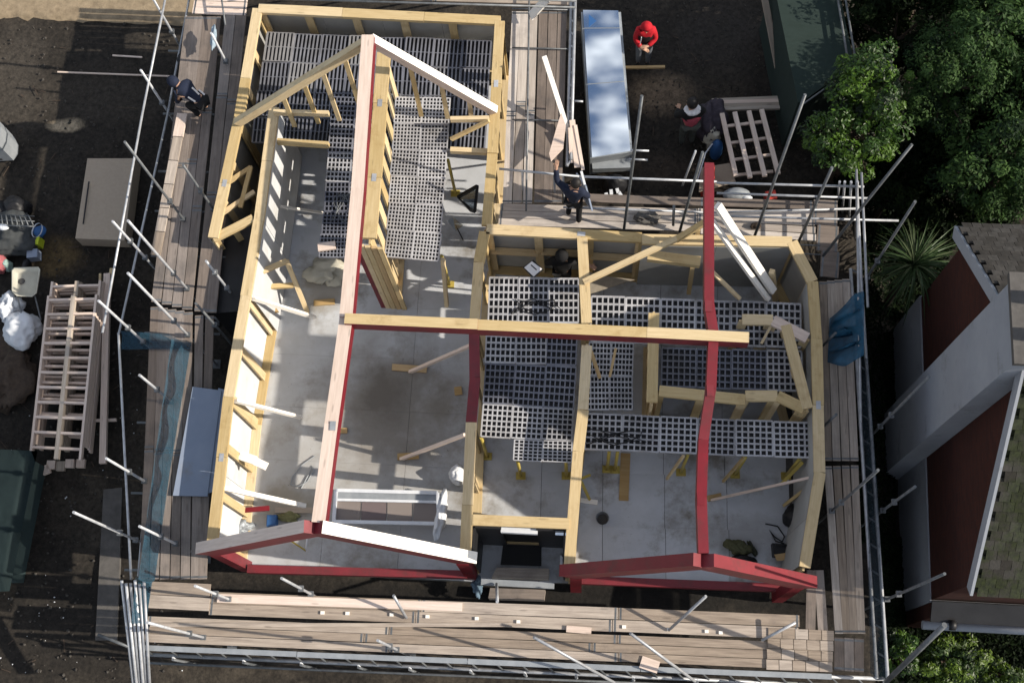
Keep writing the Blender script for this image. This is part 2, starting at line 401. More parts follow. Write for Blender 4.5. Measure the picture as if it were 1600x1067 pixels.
src = bb.inputs['Base Color'].links[0].from_socket
gg = nn.new('ShaderNodeNewGeometry'); n3 = nn.new('ShaderNodeTexNoise'); n3.inputs['Scale'].default_value = 11; n3.inputs['Detail'].default_value = 10; n3.inputs['Roughness'].default_value = .75
m3 = nn.new('ShaderNodeMapRange'); m3.inputs['From Min'].default_value = .35; m3.inputs['From Max'].default_value = .68; m3.inputs['To Min'].default_value = .4; m3.inputs['To Max'].default_value = 1.35
h3 = nn.new('ShaderNodeHueSaturation'); ll(gg.outputs['Position'], n3.inputs['Vector']); ll(n3.outputs[0], m3.inputs['Value']); ll(m3.outputs[0], h3.inputs['Value']); ll(src, h3.inputs['Color']); ll(h3.outputs[0], bb.inputs['Base Color'])
# splinters and sticks trodden into the yard
bm = bmesh.new()
for k in range(90):
    x, y = (R.uniform(0, 300), R.uniform(40, 1050)) if k % 3 else (R.uniform(900, 1250), R.uniform(10, 290))
    p = P(x, y, GZ+.02); a_ = R.uniform(0, math.pi); l_ = R.uniform(.05, .32)
    mw = Matrix.Translation(p) @ Matrix.Rotation(a_, 4, 'Z') @ Matrix.Diagonal((l_, R.uniform(.008, .022), .012, 1))
    bmesh.ops.create_cube(bm, size=1, matrix=mw)
tag(stuff(bmobj('splinters', bm, 'bark')), 'wood splinters and sticks trodden into the dark yards', 'splinters')
# loose stones and crumbs of soil: nobody could count them
def scatter(name, region, n, s0, s1, m, z=GZ+.01, flat=.6):
    bm = bmesh.new()
    for _ in range(n):
        for _t in range(20):
            x, y = R.uniform(region[0], region[2]), R.uniform(region[1], region[3])
            break
        c = P(x, y, z); s = R.uniform(s0, s1)**1
        pts = []
        for k in range(5):
            a = k*1.2566+R.uniform(-.3, .3); pts.append(c+Vector((math.cos(a)*s*R.uniform(.6, 1.2), math.sin(a)*s*R.uniform(.6, 1.2), -.02)))
        top = bm.verts.new(c+Vector((R.uniform(-.3, .3)*s, R.uniform(-.3, .3)*s, s*flat)))
        vs = [bm.verts.new(p) for p in pts]
        for k in range(5): bm.faces.new((vs[k], vs[(k+1) % 5], top))
    o = stuff(bmobj(name, bm, m)); return o
tag(scatter('rubble', (-20, 20, 300, 1060), 900, .012, .045, 'rubble'), 'scattered stones and crumbs on the dark yard left of the scaffold', 'rubble')
tag(scatter('gravel', (900, -10, 1260, 300), 600, .012, .035, 'rubble'), 'loose soil crumbs across the dark yard behind the right wing', 'gravel')
tag(scatter('stone_chips', (-10, 560, 290, 1060), 60, .010, .022, 'plastic_white'), 'pale chips strewn on the lower dark yard', 'chips')

# ------------------------------------------------------------------ floor
fl = thing('floor', None, None, P(400, 900, 0)); del fl['label'], fl['category']; fl['kind'] = 'structure'
slab = prism('slab', pix([(455, 118), (778, 135), (768, 405), (1208, 432), (1242, 470), (1245, 915), (742, 908), (376, 890)], 0), -.4, -.03, 'concrete', fl)
panels(fl, 'floor_panel', pix([(455, 118), (778, 135), (770, 408), (438, 395)], 0), 0, 3, 7, .02, 'floor')
panels(fl, 'floor_panel', pix([(438, 395), (770, 408), (742, 908), (378, 889)], 0), 0, 3, 6, .02, 'floor')
panels(fl, 'floor_panel', pix([(770, 408), (1208, 432), (1243, 915), (742, 908)], 0), 0, 5, 6, .02, 'floor')

# ------------------------------------------------------------------ timber walls
stud_wall('stud_wall', 'long yellow topped stud wall with white sheathing along the west side of the big left room', [((428, 168), (404, 345), None, 1), ((404, 345), (384, 462), None, 1), ((384, 462), (357, 620)), ((357, 620), (331, 848))], sheath=-1)
stud_wall('stud_wall', 'pale topped stud wall of the narrow bay next to the left scaffold boards', [((402, 14), (372, 190)), ((372, 190), (333, 372))], sheath=-1, smat='osb')
stud_wall('stud_wall', 'far stud wall at the top edge closing the room with the dark slatted deck', [((404, 14), (782, 33))], sheath=1, smat='osb', wood='wood')
stud_wall('stud_wall', 'stud wall between the slatted deck room and the middle scaffold lane', [((781, 34), (769, 240)), ((769, 240), (760, 352))], sheath=0)
stud_wall('stud_wall', 'tall spine stud wall with its thick end standing between the two upper decks', [((600, 82), (577, 372))], h=3.9, t=.24, sp=.5)
stud_wall('stud_wall', 'inner stud wall with a dark red stretch on top beside the centre deck', [((757, 362), (748, 410)), ((748, 410), (741, 505)), ((741, 520), (742, 590), 'red'), ((742, 590), (736, 660), 'red'), ((736, 660), (727, 872))])
stud_wall('stud_wall', 'inner stud wall running down from the far wall between the centre and right decks', [((910, 372), (917, 505)), ((917, 540), (911, 640)), ((911, 640), (903, 705)), ((903, 705), (889, 885))])
stud_wall('stud_wall', 'far stud wall of the right wing with yellow plate over grey board', [((760, 358), (1003, 371)), ((1003, 374), (1238, 378), None, -1)], noggin=True, sheath=1, smat='osb')
stud_wall('stud_wall', 'right outer stud wall with chamfered far corner beside the right scaffold', [((1238, 378), (1270, 440), None, 1), ((1270, 440), (1276, 530)), ((1276, 530), (1281, 738)), ((1281, 738), (1257, 886))], sheath=-1, smat='osb')
stud_wall('stud_wall', 'short yellow topped stud wall across the back of the dark porch', [((738, 812), (890, 818))])
stud_wall('stud_wall', 'short partition with plywood side standing in the right deck', [((1022, 489), (1019, 628))], sheath=1, smat='ply', sp=.4)
stud_wall('stud_wall', 'low pale partition running right from the plywood sided one', [((1030, 610), (1165, 624)), ((1165, 618), (1215, 618)), ((1215, 618), (1257, 638))], sheath=0, wood='wood')
stud_wall('stud_wall', 'bent partition of two lit plates near the right outer wall', [((1160, 499), (1208, 500)), ((1208, 500), (1262, 528), 'pale')])
stud_wall('stud_wall', 'slanting partition between the bent partition and the right outer wall', [((1228, 508), (1262, 638))])
sw = [o for o in C.objects if o.get('label', '').startswith('tall spine')][0]
e0 = P(577, 372, 3.9)
for k, (dx, m_) in enumerate(((-.27, 'red'), (-.17, 'wood'), (-.05, 'wood'), (.07, 'ply'), (.19, 'wood'))):
    beam('end_board', Vector((e0.x+dx, e0.y-.09-.012*k, .0)), Vector((e0.x+dx, e0.y-.09-.012*k, 3.8-.02*k)), .1, .05, m_, sw, up=Vector((0, 1, 0)))
# bay: closing frame and felt covered bay
stud_wall('bay_wall', 'small open stud wall closing the narrow bay at the left scaffold', [((333, 373), (396, 341))], h=2.4, t=.14, sp=.45, cat='stud wall', group=None)
t = thing('window_unit', 'small open window frame standing in the bay beside the left scaffold', 'frame', P(365, 310, 0))
for a, b in (((348, 292), (392, 262)), ((345, 335), (398, 300)), ((392, 262), (376, 325)), ((348, 292), (340, 336))):
    beam('rail', P(*a, 2.1)+Vector((0, 0, dz())), P(*b, 2.1)+Vector((0, 0, dz())), .09, .07, 'wood', t)
for a in ((348, 292), (392, 262)): beam('post', P(*a, 0), P(*a, 2.05), .07, .07, 'wood', t)
t = thing('felt_bay', 'black felt covered bay between the left scaffold and the long wall', 'bay roof', P(365, 420, 0))
prism('felt_roof', pix([(331, 385), (392, 352), (380, 486), (324, 490)], 1.75), 1.69, 1.75, 'felt', t)
prism('side_wall', pix([(335, 388), (390, 358), (379, 482), (329, 486)], 1.70), 0, 1.685, 'felt', t)

# ------------------------------------------------------------------ gable frames, ridge beams
def offz(p, d): return Vector((p.x, p.y, p.z+d))
t = thing('gable_truss', 'timber gable truss over the dark slatted deck with one lit white rafter', 'truss', P(577, 150, 2.4))
ap, ew, ee = P(577, 62, ZR), P(371, 192, 2.55), P(772, 173, 2.55)
beam('rafter', ew, offz(ap, -.02), .12, .2, 'wood', t)
beam('rafter', offz(ap, .02), ee, .16, .2, ('pale', 'white'), t)  # whiter than the west rafter: sunlit slope put into the colour
def onraft(a, b, s): return lerp(a, b, s)
for s in (.36, .52, .66, .82):
    q = onraft(ew, ap, s); q = offz(q, -.1); b = Vector((q.x, q.y-.08, 2.2)); beam('stud', b, q, .05, .09, 'wood', t)
for s in (.3, .55, .78):
    q = onraft(ap, ee, s); q = offz(q, -.1); b = Vector((q.x, q.y-.08, 2.2)); beam('stud', b, q, .05, .09, 'wood', t)
beam('rail', P(428, 176, 2.6), P(514, 178, 2.6), .08, .14, 'wood', t)
beam('rail', P(425, 221, 2.2), P(514, 227, 2.2), .1, .14, 'wood', t)
beam('rail', P(704, 187, 2.6), P(764, 186, 2.6), .08, .14, 'wood', t)
beam('rail', P(704, 235, 2.2), P(764, 238, 2.2), .1, .14, 'wood', t)
beam('brace', P(705, 218, 2.3), P(764, 189, 2.7), .06, .1, 'wood', t)

t = thing('ridge_beam', 'long pale topped ridge beam with red sides down the left wing', 'beam', P(540, 500, ZR))
for a, b in (((577, 62), (561, 300)), ((561, 300), (543, 500)), ((543, 500), (520, 665)), ((520, 665), (500, 818))):
    k = dz(); beam('length', offz(P(*a, ZR), k), offz(P(*b, ZR), k), .235, .3, ('red', 'pale'), t)
t = thing('ridge_beam', 'red ridge beam with bends running the length of the right wing', 'beam', P(1105, 560, ZR))
for a, b in (((1107, 260), (1107, 478)), ((1107, 478), (1114, 525)), ((1114, 525), (1110, 610)), ((1110, 610), (1098, 690)), ((1098, 690), (1095, 780)), ((1095, 780), (1098, 866))):
    k = dz(); beam('length', offz(P(*a, ZR), k), offz(P(*b, ZR), k), .17, .3, 'red', t)
t = thing('cross_beam', 'yellow topped cross beam with dark red side joining the two ridges', 'beam', P(850, 520, ZR))
for a, b in (((542, 504), (748, 513)), ((748, 513), (1010, 525)), ((1010, 525), (1168, 533))):
    k = dz()+.06; beam('length', offz(P(*a, ZR), k), offz(P(*b, ZR), k), .19, .32, ('red', 'wood'), t)

for q in ((561, 300), (543, 500), (520, 665)):
    p = P(*q, ZR+.165); o = [o for o in C.objects if o.get('label', '').startswith('long pale topped ridge')][0]
    put('joint_plate', boxmesh(.10, .16, .012, (M['steelgrey'],)), Matrix.Translation(p), o)
for q in ((1107, 478), (1110, 610), (1095, 780)):
    p = P(*q, ZR+.185); o = [o for o in C.objects if o.get('label', '').startswith('red ridge beam with')][0]
    put('joint_plate', boxmesh(.12, .2, .012, (M['red'],)), Matrix.Translation(p), o)
def gable(label, W, A, E, top, posts, sill, topz=2.6):
    t = thing('gable_truss', label, 'gable truss', P(*A, 0), 'red gable frames at the front')
    w_, a_, e_ = P(*W, topz), P(*A, ZR+.06), P(*E, topz)
    beam('rafter', w_, a_, .215, .44, ('red', top[0]), t)
    beam('rafter', offz(a_, .012), offz(e_, .012), .215, .44, ('red', top[1]), t)
    for p in (w_, e_):
        s = .14 if p is w_ else -.14
        beam('post', Vector((p.x+s, p.y, -.1)), Vector((p.x+s, p.y, topz-.16)), .2, .22, 'red', t)
    beam('sill_beam', P(*sill[0], .45), P(*sill[1], .45), .16, .2, 'red', t)
    return t
gable('red gable frame on the left with a white topped right rafter', (322, 858), (492, 824), (733, 872), ('pale', 'white'), 0, ((388, 889), (730, 898)))  # right top whiter than the left: sunlight put into the colour
gable('all red gable frame on the right at the front', (888, 893), (1098, 876), (1260, 910), ('red', 'red'), 0, ((905, 906), (1236, 919)))

# ------------------------------------------------------------------ safety decks
def lattice(nx, ny, bx, by, m):
    """unit panel: nx by ny cells of raised bars over a black base standing for the shade below"""
    bm = bmesh.new()
    def bar(x0, x1, y0, y1, z0, z1, mi):
        v = [bm.verts.new(c) for c in ((x0, y0, z0), (x1, y0, z0), (x1, y1, z0), (x0, y1, z0), (x0, y0, z1), (x1, y0, z1), (x1, y1, z1), (x0, y1, z1))]
        for q in ((4, 5, 6, 7), (0, 1, 5, 4), (1, 2, 6, 5), (2, 3, 7, 6), (3, 0, 4, 7)):
            bm.faces.new([v[i] for i in q]).material_index = mi
    bar(-.495, .495, -.495, .495, -.07, -.06, 1)  # black base added so the holes look as dark as shaded floor
    for i in range(nx+1):
        x = -.49+.98*i/nx; bar(x-bx/2, x+bx/2, -.49, .49, -.058, 0, 0)
    for j in range(ny+1):
        y = -.49+.98*j/ny; bar(-.492, .492, y-by/2, y+by/2, -.058, -.002, 0)
    me = bpy.data.meshes.new('deck_panel'); bm.to_mesh(me); bm.free()
    me.materials.append(m); me.materials.append(M['black'])
    return me
LAT = lattice(6, 6, .044, .044, M['lat'])
LATF = lattice(8, 7, .040, .042, M['lat'])
LATD = lattice(6, 6, .042, .042, M['latshade'])
SLAT = lattice(7, 2, .05, .02, M['latshade'])
SLATP = lattice(7, 2, .065, .025, M['latmid'])
def deck(label, quads, props=(), mesh=(LAT,)):
    a = P(*quads[0][0][0], ZD)
    t = thing('safety_deck', label, 'safety deck', Vector((a.x, a.y, 0)), 'safety decks')
    for quad, z, nu, nv, ms in quads:
        a, b, c, d = pix(quad, z)
        for j in range(nv):
            for i in range(nu):
                def q(u, v): return lerp(lerp(a, b, u), lerp(d, c, u), v)
                p00, p10, p11, p01 = q(i/nu, j/nv), q((i+1)/nu, j/nv), q((i+1)/nu, (j+1)/nv), q(i/nu, (j+1)/nv)
                cen = (p00+p10+p11+p01)/4; cen.z += R.uniform(-.02, .02)
                x = ((p10-p00)+(p11-p01)).normalized()
                x = Quaternion((0, 0, 1), R.uniform(-.022, .022)) @ x
                tilt = Vector((R.uniform(-.022, .022), R.uniform(-.022, .022), 1)).normalized()
                y = tilt.cross(x).normalized(); zz = x.cross(y)
                mw = Matrix((x*(p10-p00).length*.985, y*(p01-p00).length*.985, zz)).transposed().to_4x4(); mw.translation = cen
                put('deck_panel', R.choice(ms), mw, t)
    for x, y in props:
        p = P(x, y, ZD-.08)
        tube('prop', Vector((p.x, p.y, .03)), p, .035, 'yellow', t)
        put('foot', boxmesh(.2, .16, .025, (M['yellow'],)), Matrix.Translation((p.x, p.y, .0145)), t)
    return t
deck('dark slatted safety deck filling the far room under the gable truss', [([(418, 50), (590, 57), (582, 150), (403, 142)], ZD, 4, 2, (SLATP, SLATP, SLAT)), ([(590, 57), (768, 64), (762, 150), (582, 150)], ZD, 4, 2, (SLAT,)), ([(403, 142), (762, 150), (758, 235), (392, 222)], ZD, 8, 2, (SLAT,))])
deck('narrow worn safety deck left of the spine wall by the ridge beam', [([(519, 150), (594, 152), (580, 330), (506, 330)], ZD+.25, 2, 4, (LATD, LATD, LAT)), ([(506, 330), (580, 330), (560, 402), (498, 402)], ZD+.25, 2, 2, (LATD,))])
deck('pale grid safety deck right of the spine wall over the left wing', [([(618, 152), (704, 153), (686, 408), (602, 402)], ZD+.3, 2, 6, (LATF,))], [(700, 250), (690, 400)])
deck('centre safety deck between the two inner walls under the cross beam', [([(766, 432), (906, 435), (903, 505), (760, 503)], ZD, 3, 1, (LAT,)), ([(760, 503), (903, 505), (897, 640), (755, 630)], ZD, 3, 2, (LATD, LAT, LATD)), ([(755, 630), (897, 640), (893, 688), (750, 682)], ZD, 3, 1, (LAT,)), ([(803, 686), (895, 689), (893, 722), (802, 719)], ZD, 2, 1, (LAT,))], [(808, 716), (884, 716), (752, 684)])
deck('right safety deck crossed by the red ridge beam and low partitions', [([(924, 462), (1250, 474), (1254, 544), (921, 534)], ZD, 6, 1, (LAT,)), ([(921, 534), (990, 536), (988, 640), (915, 640)], ZD, 2, 2, (LATD, LAT)), ([(1034, 543), (1254, 548), (1254, 612), (1032, 604)], ZD, 4, 1, (LATD, LAT)), ([(915, 645), (1266, 660), (1270, 716), (912, 702)], ZD, 6, 1, (LAT,))], [(952, 705), (965, 706), (1075, 710), (1165, 714), (1250, 716)])

# ------------------------------------------------------------------ braces and loose timbers
def brace(label, a, za, b, zb, m='white', wd=.06, ht=.09, name='brace', cat='brace', group='timber braces'):
    o = beam(name, P(*a, za), P(*b, zb), wd, ht, m)
    return tag(o, label, cat, group)
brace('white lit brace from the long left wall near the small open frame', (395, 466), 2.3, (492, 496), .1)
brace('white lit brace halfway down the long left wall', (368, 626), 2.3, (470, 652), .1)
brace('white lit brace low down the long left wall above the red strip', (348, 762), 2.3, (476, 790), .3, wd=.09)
brace('thin pale brace in the left wing ending by the worn deck', (432, 322), 1.4, (504, 333), .3, wd=.05, ht=.05)
brace('upper pale brace from the inner wall to a wooden foot on the stained floor', (735, 540), 2.0, (641, 581), .06, 'pale')
brace('lower pale brace from the inner wall to a torn wooden foot', (727, 679), 2.0, (627, 717), .06, 'pale')
brace('long thin brace across the right room from the right outer wall', (1279, 743), 2.0, (1112, 781), .06, 'pale', .05, .06)
brace('yellow brace slanting off the right outer wall above the black sack', (1279, 748), 1.9, (1226, 789), .1, 'wood')
brace('long yellow brace rising from the inner wall towards the red ridge', (912, 441), 2.5, (1060, 372), 2.75, 'wood', .11, .1)
brace('short yellow brace meeting the red ridge beam from the left', (1056, 375), 2.7, (1104, 346), 3.4, 'wood', .11, .1)
brace('horizontal yellow rail behind the red ridge beam', (1046, 371), 2.6, (1152, 374), 2.64, 'wood', .08, .08)
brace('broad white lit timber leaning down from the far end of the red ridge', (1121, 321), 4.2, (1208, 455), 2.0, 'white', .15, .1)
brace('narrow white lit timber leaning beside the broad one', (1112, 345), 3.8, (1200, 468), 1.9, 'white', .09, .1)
brace('yellow timber leaning down past the red ridge to the deck', (1113, 425), 2.3, (1156, 467), 1.95, 'wood', .07, .08)
brace('thick yellow lintel lying left of the red ridge beam', (1012, 400), 2.3, (1094, 410), 2.3, 'wood', .2, .16, 'lintel', 'lintel', None)
brace('upright yellow stud left of the red ridge beam', (1091, 358), 2.5, (1076, 458), .6, 'wood', .09, .09)
brace('yellow upright post in the chamfered corner of the right wing', (1206, 424), 2.5, (1212, 470), 1.0, 'wood', .1, .1, 'post', 'post', None)
brace('small slanting strut under the bent partition', (1207, 505), 2.3, (1190, 536), 1.95, 'wood', .05, .06)
brace('splintered brown timber hanging off the inner wall under the cross beam', (923, 548), 2.4, (937, 590), 1.95, 'ply', .07, .06)
brace('dark slanting timber by the plywood sided partition', (962, 545), 2.4, (953, 588), 1.95, 'ply', .05, .06)
brace('bright yellow angled prop arm beside the inner wall in the right room', (908, 752), 1.0, (921, 780), .1, 'yellow', .05, .05)
brace('bright yellow short arm at the top of the angled prop', (907, 748), 1.0, (922, 742), .9, 'yellow', .05, .05)
brace('yellow strap hanging from the right deck over the floor', (1254, 722), 1.7, (1220, 757), .3, 'yellow', .07, .02, 'strap', 'strap', None)
brace('slim yellow strut under the right deck left of the red ridge', (1068, 712), 1.8, (1042, 748), .1, 'wood', .05, .05)
brace('slim yellow strut under the right deck right of the red ridge', (1163, 714), 1.8, (1130, 752), .1, 'wood', .05, .05)
brace('yellow stud seen below the pale grid deck near the inner wall', (692, 405), 1.9, (698, 478), .1, 'wood', .08, .08, 'post', 'post', None)
def block(label, px, z, l, wd, h, rot, m, name='timber_block', cat='timber block', group='timber offcuts'):
    c = P(*px, z); mw = Matrix.Translation((c.x, c.y, z+h/2)) @ Matrix.Rotation(math.radians(rot), 4, 'Z')
    return tag(put(name, boxmesh(l, wd, h, mats(m)), mw), label, cat, group)
block('brown wooden foot under the upper pale brace', (640, 576), .004, .75, .14, .05, -4, 'ply')
block('torn wooden foot under the lower pale brace', (638, 713), .004, .45, .14, .05, 4, 'ply')
block('small square of brown board on the floor by the inner wall', (716, 611), .004, .16, .18, .03, 8, 'ply')
block('light offcut beside the left ridge beam on the stained floor', (532, 673), .004, .3, .11, .05, 0, 'ply')
block('pale offcut lying on the worn narrow deck', (511, 386), ZD+.27, .36, .17, .06, 8, 'pale')
block('orange brown offcut on the floor below the narrow deck', (507, 473), .004, .46, .13, .05, 4, 'ply')
block('ragged brown offcut at the foot of the long thin brace', (1116, 777), .004, .3, .12, .05, 12, 'ply')
block('long brown board on the right room floor below the deck', (976, 745), .004, .2, 1.0, .03, -3, 'ply')
block('pale offcut on the right room floor by the inner wall', (918, 783), .004, .42, .1, .04, -8, 'white')
block('cream block on the lower front scaffold boards', (1015, 1038), ZS, .34, .22, .04, -18, 'pale')
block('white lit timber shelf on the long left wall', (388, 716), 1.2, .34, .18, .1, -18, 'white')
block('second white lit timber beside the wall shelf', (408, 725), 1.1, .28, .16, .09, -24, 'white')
block('crimson strip leaning at the foot of the long left wall', (398, 796), .3, .62, .1, .06, 5, 'red', 'steel_strip', 'strip', None)
block('pale board lying behind the left red gable', (460, 797), .01, .8, .12, .04, 0, 'greywood')
# small open frame by the west wall
t = thing('window_unit', 'small tilted open timber frame leaning by the long left wall', 'frame', P(440, 450, 0))
for a, za, b, zb in (((392, 432), 2.0, (448, 408), 1.5), ((448, 408), 1.5, (480, 487), .2), ((420, 448), 1.1, (458, 446), .9), ((392, 432), 2.0, (418, 492), .1)):
    beam('rail', P(*a, za), P(*b, zb), .1, .08, 'wood', t)
prism('base_board', pix([(396, 436), (408, 440), (436, 488), (412, 492)], .5), .48, .5, 'ply', t)

# window unit on the floor behind the left gable
t = thing('window_unit', 'white framed window unit lying on trestles behind the left red gable', 'window', P(605, 795, 0))
c = pix([(525, 766), (684, 770), (686, 818), (522, 815)], .55)
for i in range(4): beam('frame_bar', offz(c[i], dz()), offz(c[(i+1) % 4], dz()), .07, .07, 'plastic_white', t)
beam('frame_bar', offz(lerp(c[0], c[3], .3), .01), offz(lerp(c[1], c[2], .3), .01), .05, .06, 'plastic_white', t)
prism('upper_pane', [lerp(c[0], c[3], .05), lerp(c[1], c[2], .05), lerp(c[1], c[2], .27), lerp(c[0], c[3], .27)], .535, .545, 'steelgrey', t)
for k in range(4):
    u0, u1 = k/4+.006, (k+1)/4-.006
    prism('board_insert', [lerp(lerp(c[0], c[1], u), lerp(c[3], c[2], u), v) for u, v in ((u0, .34), (u1, .34), (u1, .94), (u0, .94))], .5, .52+.004*k, mat('brown_insert', (.20-.02*(k == 1)*3, .17-.02*(k == 1)*3, .155-.015*(k == 1)*3), .6), t)
for p in c: beam('leg', Vector((p.x, p.y, .02)), Vector((p.x, p.y, .5)), .06, .06, 'plastic_white', t)
def blob(name, px, z, rx, ry, rz, m, label, cat, parent=None, seed=0, rot=0, amp=.25, group=None, sub=3):
    bm = bmesh.new(); bmesh.ops.create_icosphere(bm, subdivisions=sub+1, radius=1)
    of = Vector((seed*3.1, seed*1.7, seed*.9))
    for v in bm.verts:
        n = v.co.normalized()
        f = 1+amp*(mnoise.noise(n*1.3+of)*1.0-abs(mnoise.noise(n*2.6+of*2))*.9-abs(mnoise.noise(n*5.5+of*3))*.5+.4)
        v.co = Vector((n.x*rx*f, n.y*ry*f, max(n.z, -.6)*rz*f))
    bmesh.ops.rotate(bm, verts=bm.verts, cent=(0, 0, 0), matrix=Matrix.Rotation(math.radians(rot), 3, 'Z'))
    zmin = min(v.co.z for v in bm.verts)
    c = P(*px, z); c.z = z-zmin
    bmesh.ops.translate(bm, verts=bm.verts, vec=c)
    o = bmobj(name, bm, m, parent, Vector((c.x, c.y, z)), smooth=True)
    if label: tag(o, label, cat, group)
    return o
blob('plastic_sheet', (690, 806), .36, .10, .48, .16, 'plastic_white', 'crumpled white plastic draped at the right end of the window unit', 'plastic sheet', seed=3, rot=-8, amp=.4)
blob('rubble_sack', (716, 745), .0, .16, .2, .28, 'plastic_white', 'small crumpled white sack against the inner wall', 'sack', seed=4)
def arc_tubes(name, label, cat, pts, r, m):
    cu = bpy.data.curves.new(name, 'CURVE'); cu.dimensions = '3D'; cu.bevel_depth = r; cu.bevel_resolution = 1
    s = cu.splines.new('POLY'); s.points.add(len(pts)-1)
    for q, p in zip(s.points, pts): q.co = (*p, 1)
    cu.materials.append(mats(m)[0])
    o = bpy.data.objects.new(name, cu); me = bpy.data.meshes.new_from_object(o); bpy.data.objects.remove(o)
    return tag(put(name, me, Matrix()), label, cat)
arc_tubes('cable', 'dark looped cable on the floor beside the left ridge beam', 'cable', [P(x, y, .03) for x, y in ((492, 712), (472, 726), (456, 745), (454, 757), (466, 760), (480, 752), (490, 735), (489, 728), (480, 745), (470, 764))], .014, 'steelgrey')
arc_tubes('cable', 'black looped cable by the tool bag in the right room', 'cable', [P(x, y, .03) for x, y in ((1196, 818), (1215, 822), (1226, 838), (1222, 846), (1210, 838), (1202, 828), (1212, 845), (1226, 849))], .014, 'black')
blob('sack', (1241, 811), .0, .23, .25, .3, 'black', 'black sack by the right outer wall', 'sack', seed=7)
t = thing('tool_bag', 'black and tan open tool bag near the right gable', 'bag', P(1222, 862, 0))
prism('bag_body', pix([(1207, 848), (1234, 850), (1233, 872), (1209, 868)], .25), .0, .25, 'black', t)
prism('flap', pix([(1210, 866), (1236, 862), (1237, 874), (1214, 876)], .28), .255, .28, 'ply', t)
tube('handle', P(1212, 850, .32), P(1230, 852, .32), .015, 'black', t)
blob('jacket_heap', (1151, 856), .0, .22, .14, .14, cloth('olive_cloth', (.10, .10, .05)), 'olive jacket heaped on the floor behind the red gable', 'jacket', seed=9, rot=-15, amp=.6)
blob('dark_bag', (1163, 877), .0, .26, .12, .16, 'black', 'flat dark bag below the olive jacket', 'bag', seed=10, rot=-12)
blob('work_glove', (1175, 857), .0, .05, .15, .05, cloth('dark_glove', (.04, .045, .03)), 'dark work glove right of the olive jacket', 'glove', seed=12, rot=25, amp=.5)
t = thing('bucket', 'round grey bucket standing on the right room floor', 'bucket', P(941, 812, 0))
bm = bmesh.new(); bmesh.ops.create_cone(bm, cap_ends=False, segments=20, radius1=.10, radius2=.135, depth=.24, matrix=Matrix.Translation(P(941, 812, 0)+Vector((0, 0, .13))))
bmobj('body', bm, 'steelgrey', t, P(941, 812, 0), True)
bm = bmesh.new(); bmesh.ops.create_circle(bm, cap_ends=True, segments=20, radius=.11, matrix=Matrix.Translation(P(941, 812, 0)+Vector((0, 0, .07))))
bmobj('contents', bm, 'concrete', t, P(941, 812, 0))
# clutter behind left gable
t = thing('blue_crate', 'small blue crate behind the left rafter of the red gable', 'crate', P(424, 808, 0))
prism('body', pix([(417, 804), (432, 804), (431, 820), (416, 822)], .2), 0, .2, 'blue', t)
prism('lid', pix([(418, 806), (431, 806), (430, 818), (417, 820)], .22), .202, .225, 'blue', t)
blob('tool_heap', (380, 826), 0, .2, .13, .12, 'steelgrey', 'heap of grey tools in the near left corner of the left room', 'tools', seed=15, amp=.8)
blob('rag', (452, 808), 0, .2, .1, .05, cloth('olive_rag', (.17, .17, .08)), 'olive rag on the floor beside the blue crate', 'rag', seed=16, amp=.6)
t = thing('step_hoop', 'yellow and white metal hoop under the left red gable', 'hoop', P(470, 850, 0))
for a, b, m in (((455, 845), (478, 860), 'yellow'), ((478, 860), (480, 837), 'plastic_white'), ((455, 845), (459, 836), 'plastic_white')):
    tube('bar', P(*a, .3), P(*b, .3), .018, m, t)
# black glass offcut and mirror pieces in the left wing
t = thing('roof_light', 'tilted roof light with black frame on the grey floor by the wall', 'roof light', P(738, 315, 0))
c = [P(716, 308, .3), P(746, 291, .8), P(742, 330, .75), P(735, 328, .4)]
for i in range(4): beam('frame_bar', c[i], c[(i+1) % 4], .06, .07, 'black', t)
bm = bmesh.new(); vs = [bm.verts.new(q) for q in c]; bm.faces.new(vs)
bmesh.ops.solidify(bm, geom=bm.faces[:], thickness=.015); bmobj('pane', bm, 'glass', t, c[0])
t = thing('mirror_piece', 'small bent shiny sheet with a stick on the grey floor', 'sheet', P(711, 350, 0))
bm = bmesh.new(); vs = [bm.verts.new(q) for q in (P(698, 345, .02), P(708, 340, .2), P(724, 352, .05), P(712, 362, .02))]
bm.faces.new((vs[0], vs[1], vs[3])); bm.faces.new((vs[1], vs[2], vs[3])); bmesh.ops.solidify(bm, geom=bm.faces[:], thickness=.015); bmobj('sheet', bm, 'glass', t, vs[0].co.copy() if False else P(711, 350, 0))
tube('stick', P(712, 352, .05), P(724, 376, .03), .012, 'black', t)
blob('torn_wrap', (512, 425), 0, .35, .3, .12, 'cream', 'torn wrapping heap on the floor below the narrow deck', 'wrapping', seed=20, amp=.7)
tag(scatter('sawdust', (420, 545, 735, 770), 260, .008, .022, 'bark', .004, .3), 'dark crumbs and sawdust scattered over the big left room floor', 'sawdust')
tag(scatter('sawdust', (930, 725, 1235, 880), 120, .008, .02, 'bark', .004, .3), 'dark crumbs scattered over the right room floor', 'sawdust')
for k, (cx_, cy_, rx_, ry_, lb) in enumerate(((962, 682, 48, 13, 'tangle of black cable lying on the right safety deck'), (838, 476, 42, 14, 'tangle of black cable lying on the centre safety deck'), (540, 318, 22, 30, 'tangle of grey cord on the narrow worn deck'))):
    pts = []
    for q in range(34):
        a_ = q*.55+k; u_ = .35+.65*abs(math.sin(q*.37+k))
        pts.append(P(cx_+math.cos(a_)*rx_*u_+R.uniform(-5, 5), cy_+math.sin(a_*1.3)*ry_*u_+R.uniform(-2, 2), (ZD if k < 2 else ZD+.25)+.02+R.uniform(0, .03)))
    arc_tubes('cable', lb, 'cable', pts, .010, 'black' if k < 2 else 'galvdark')
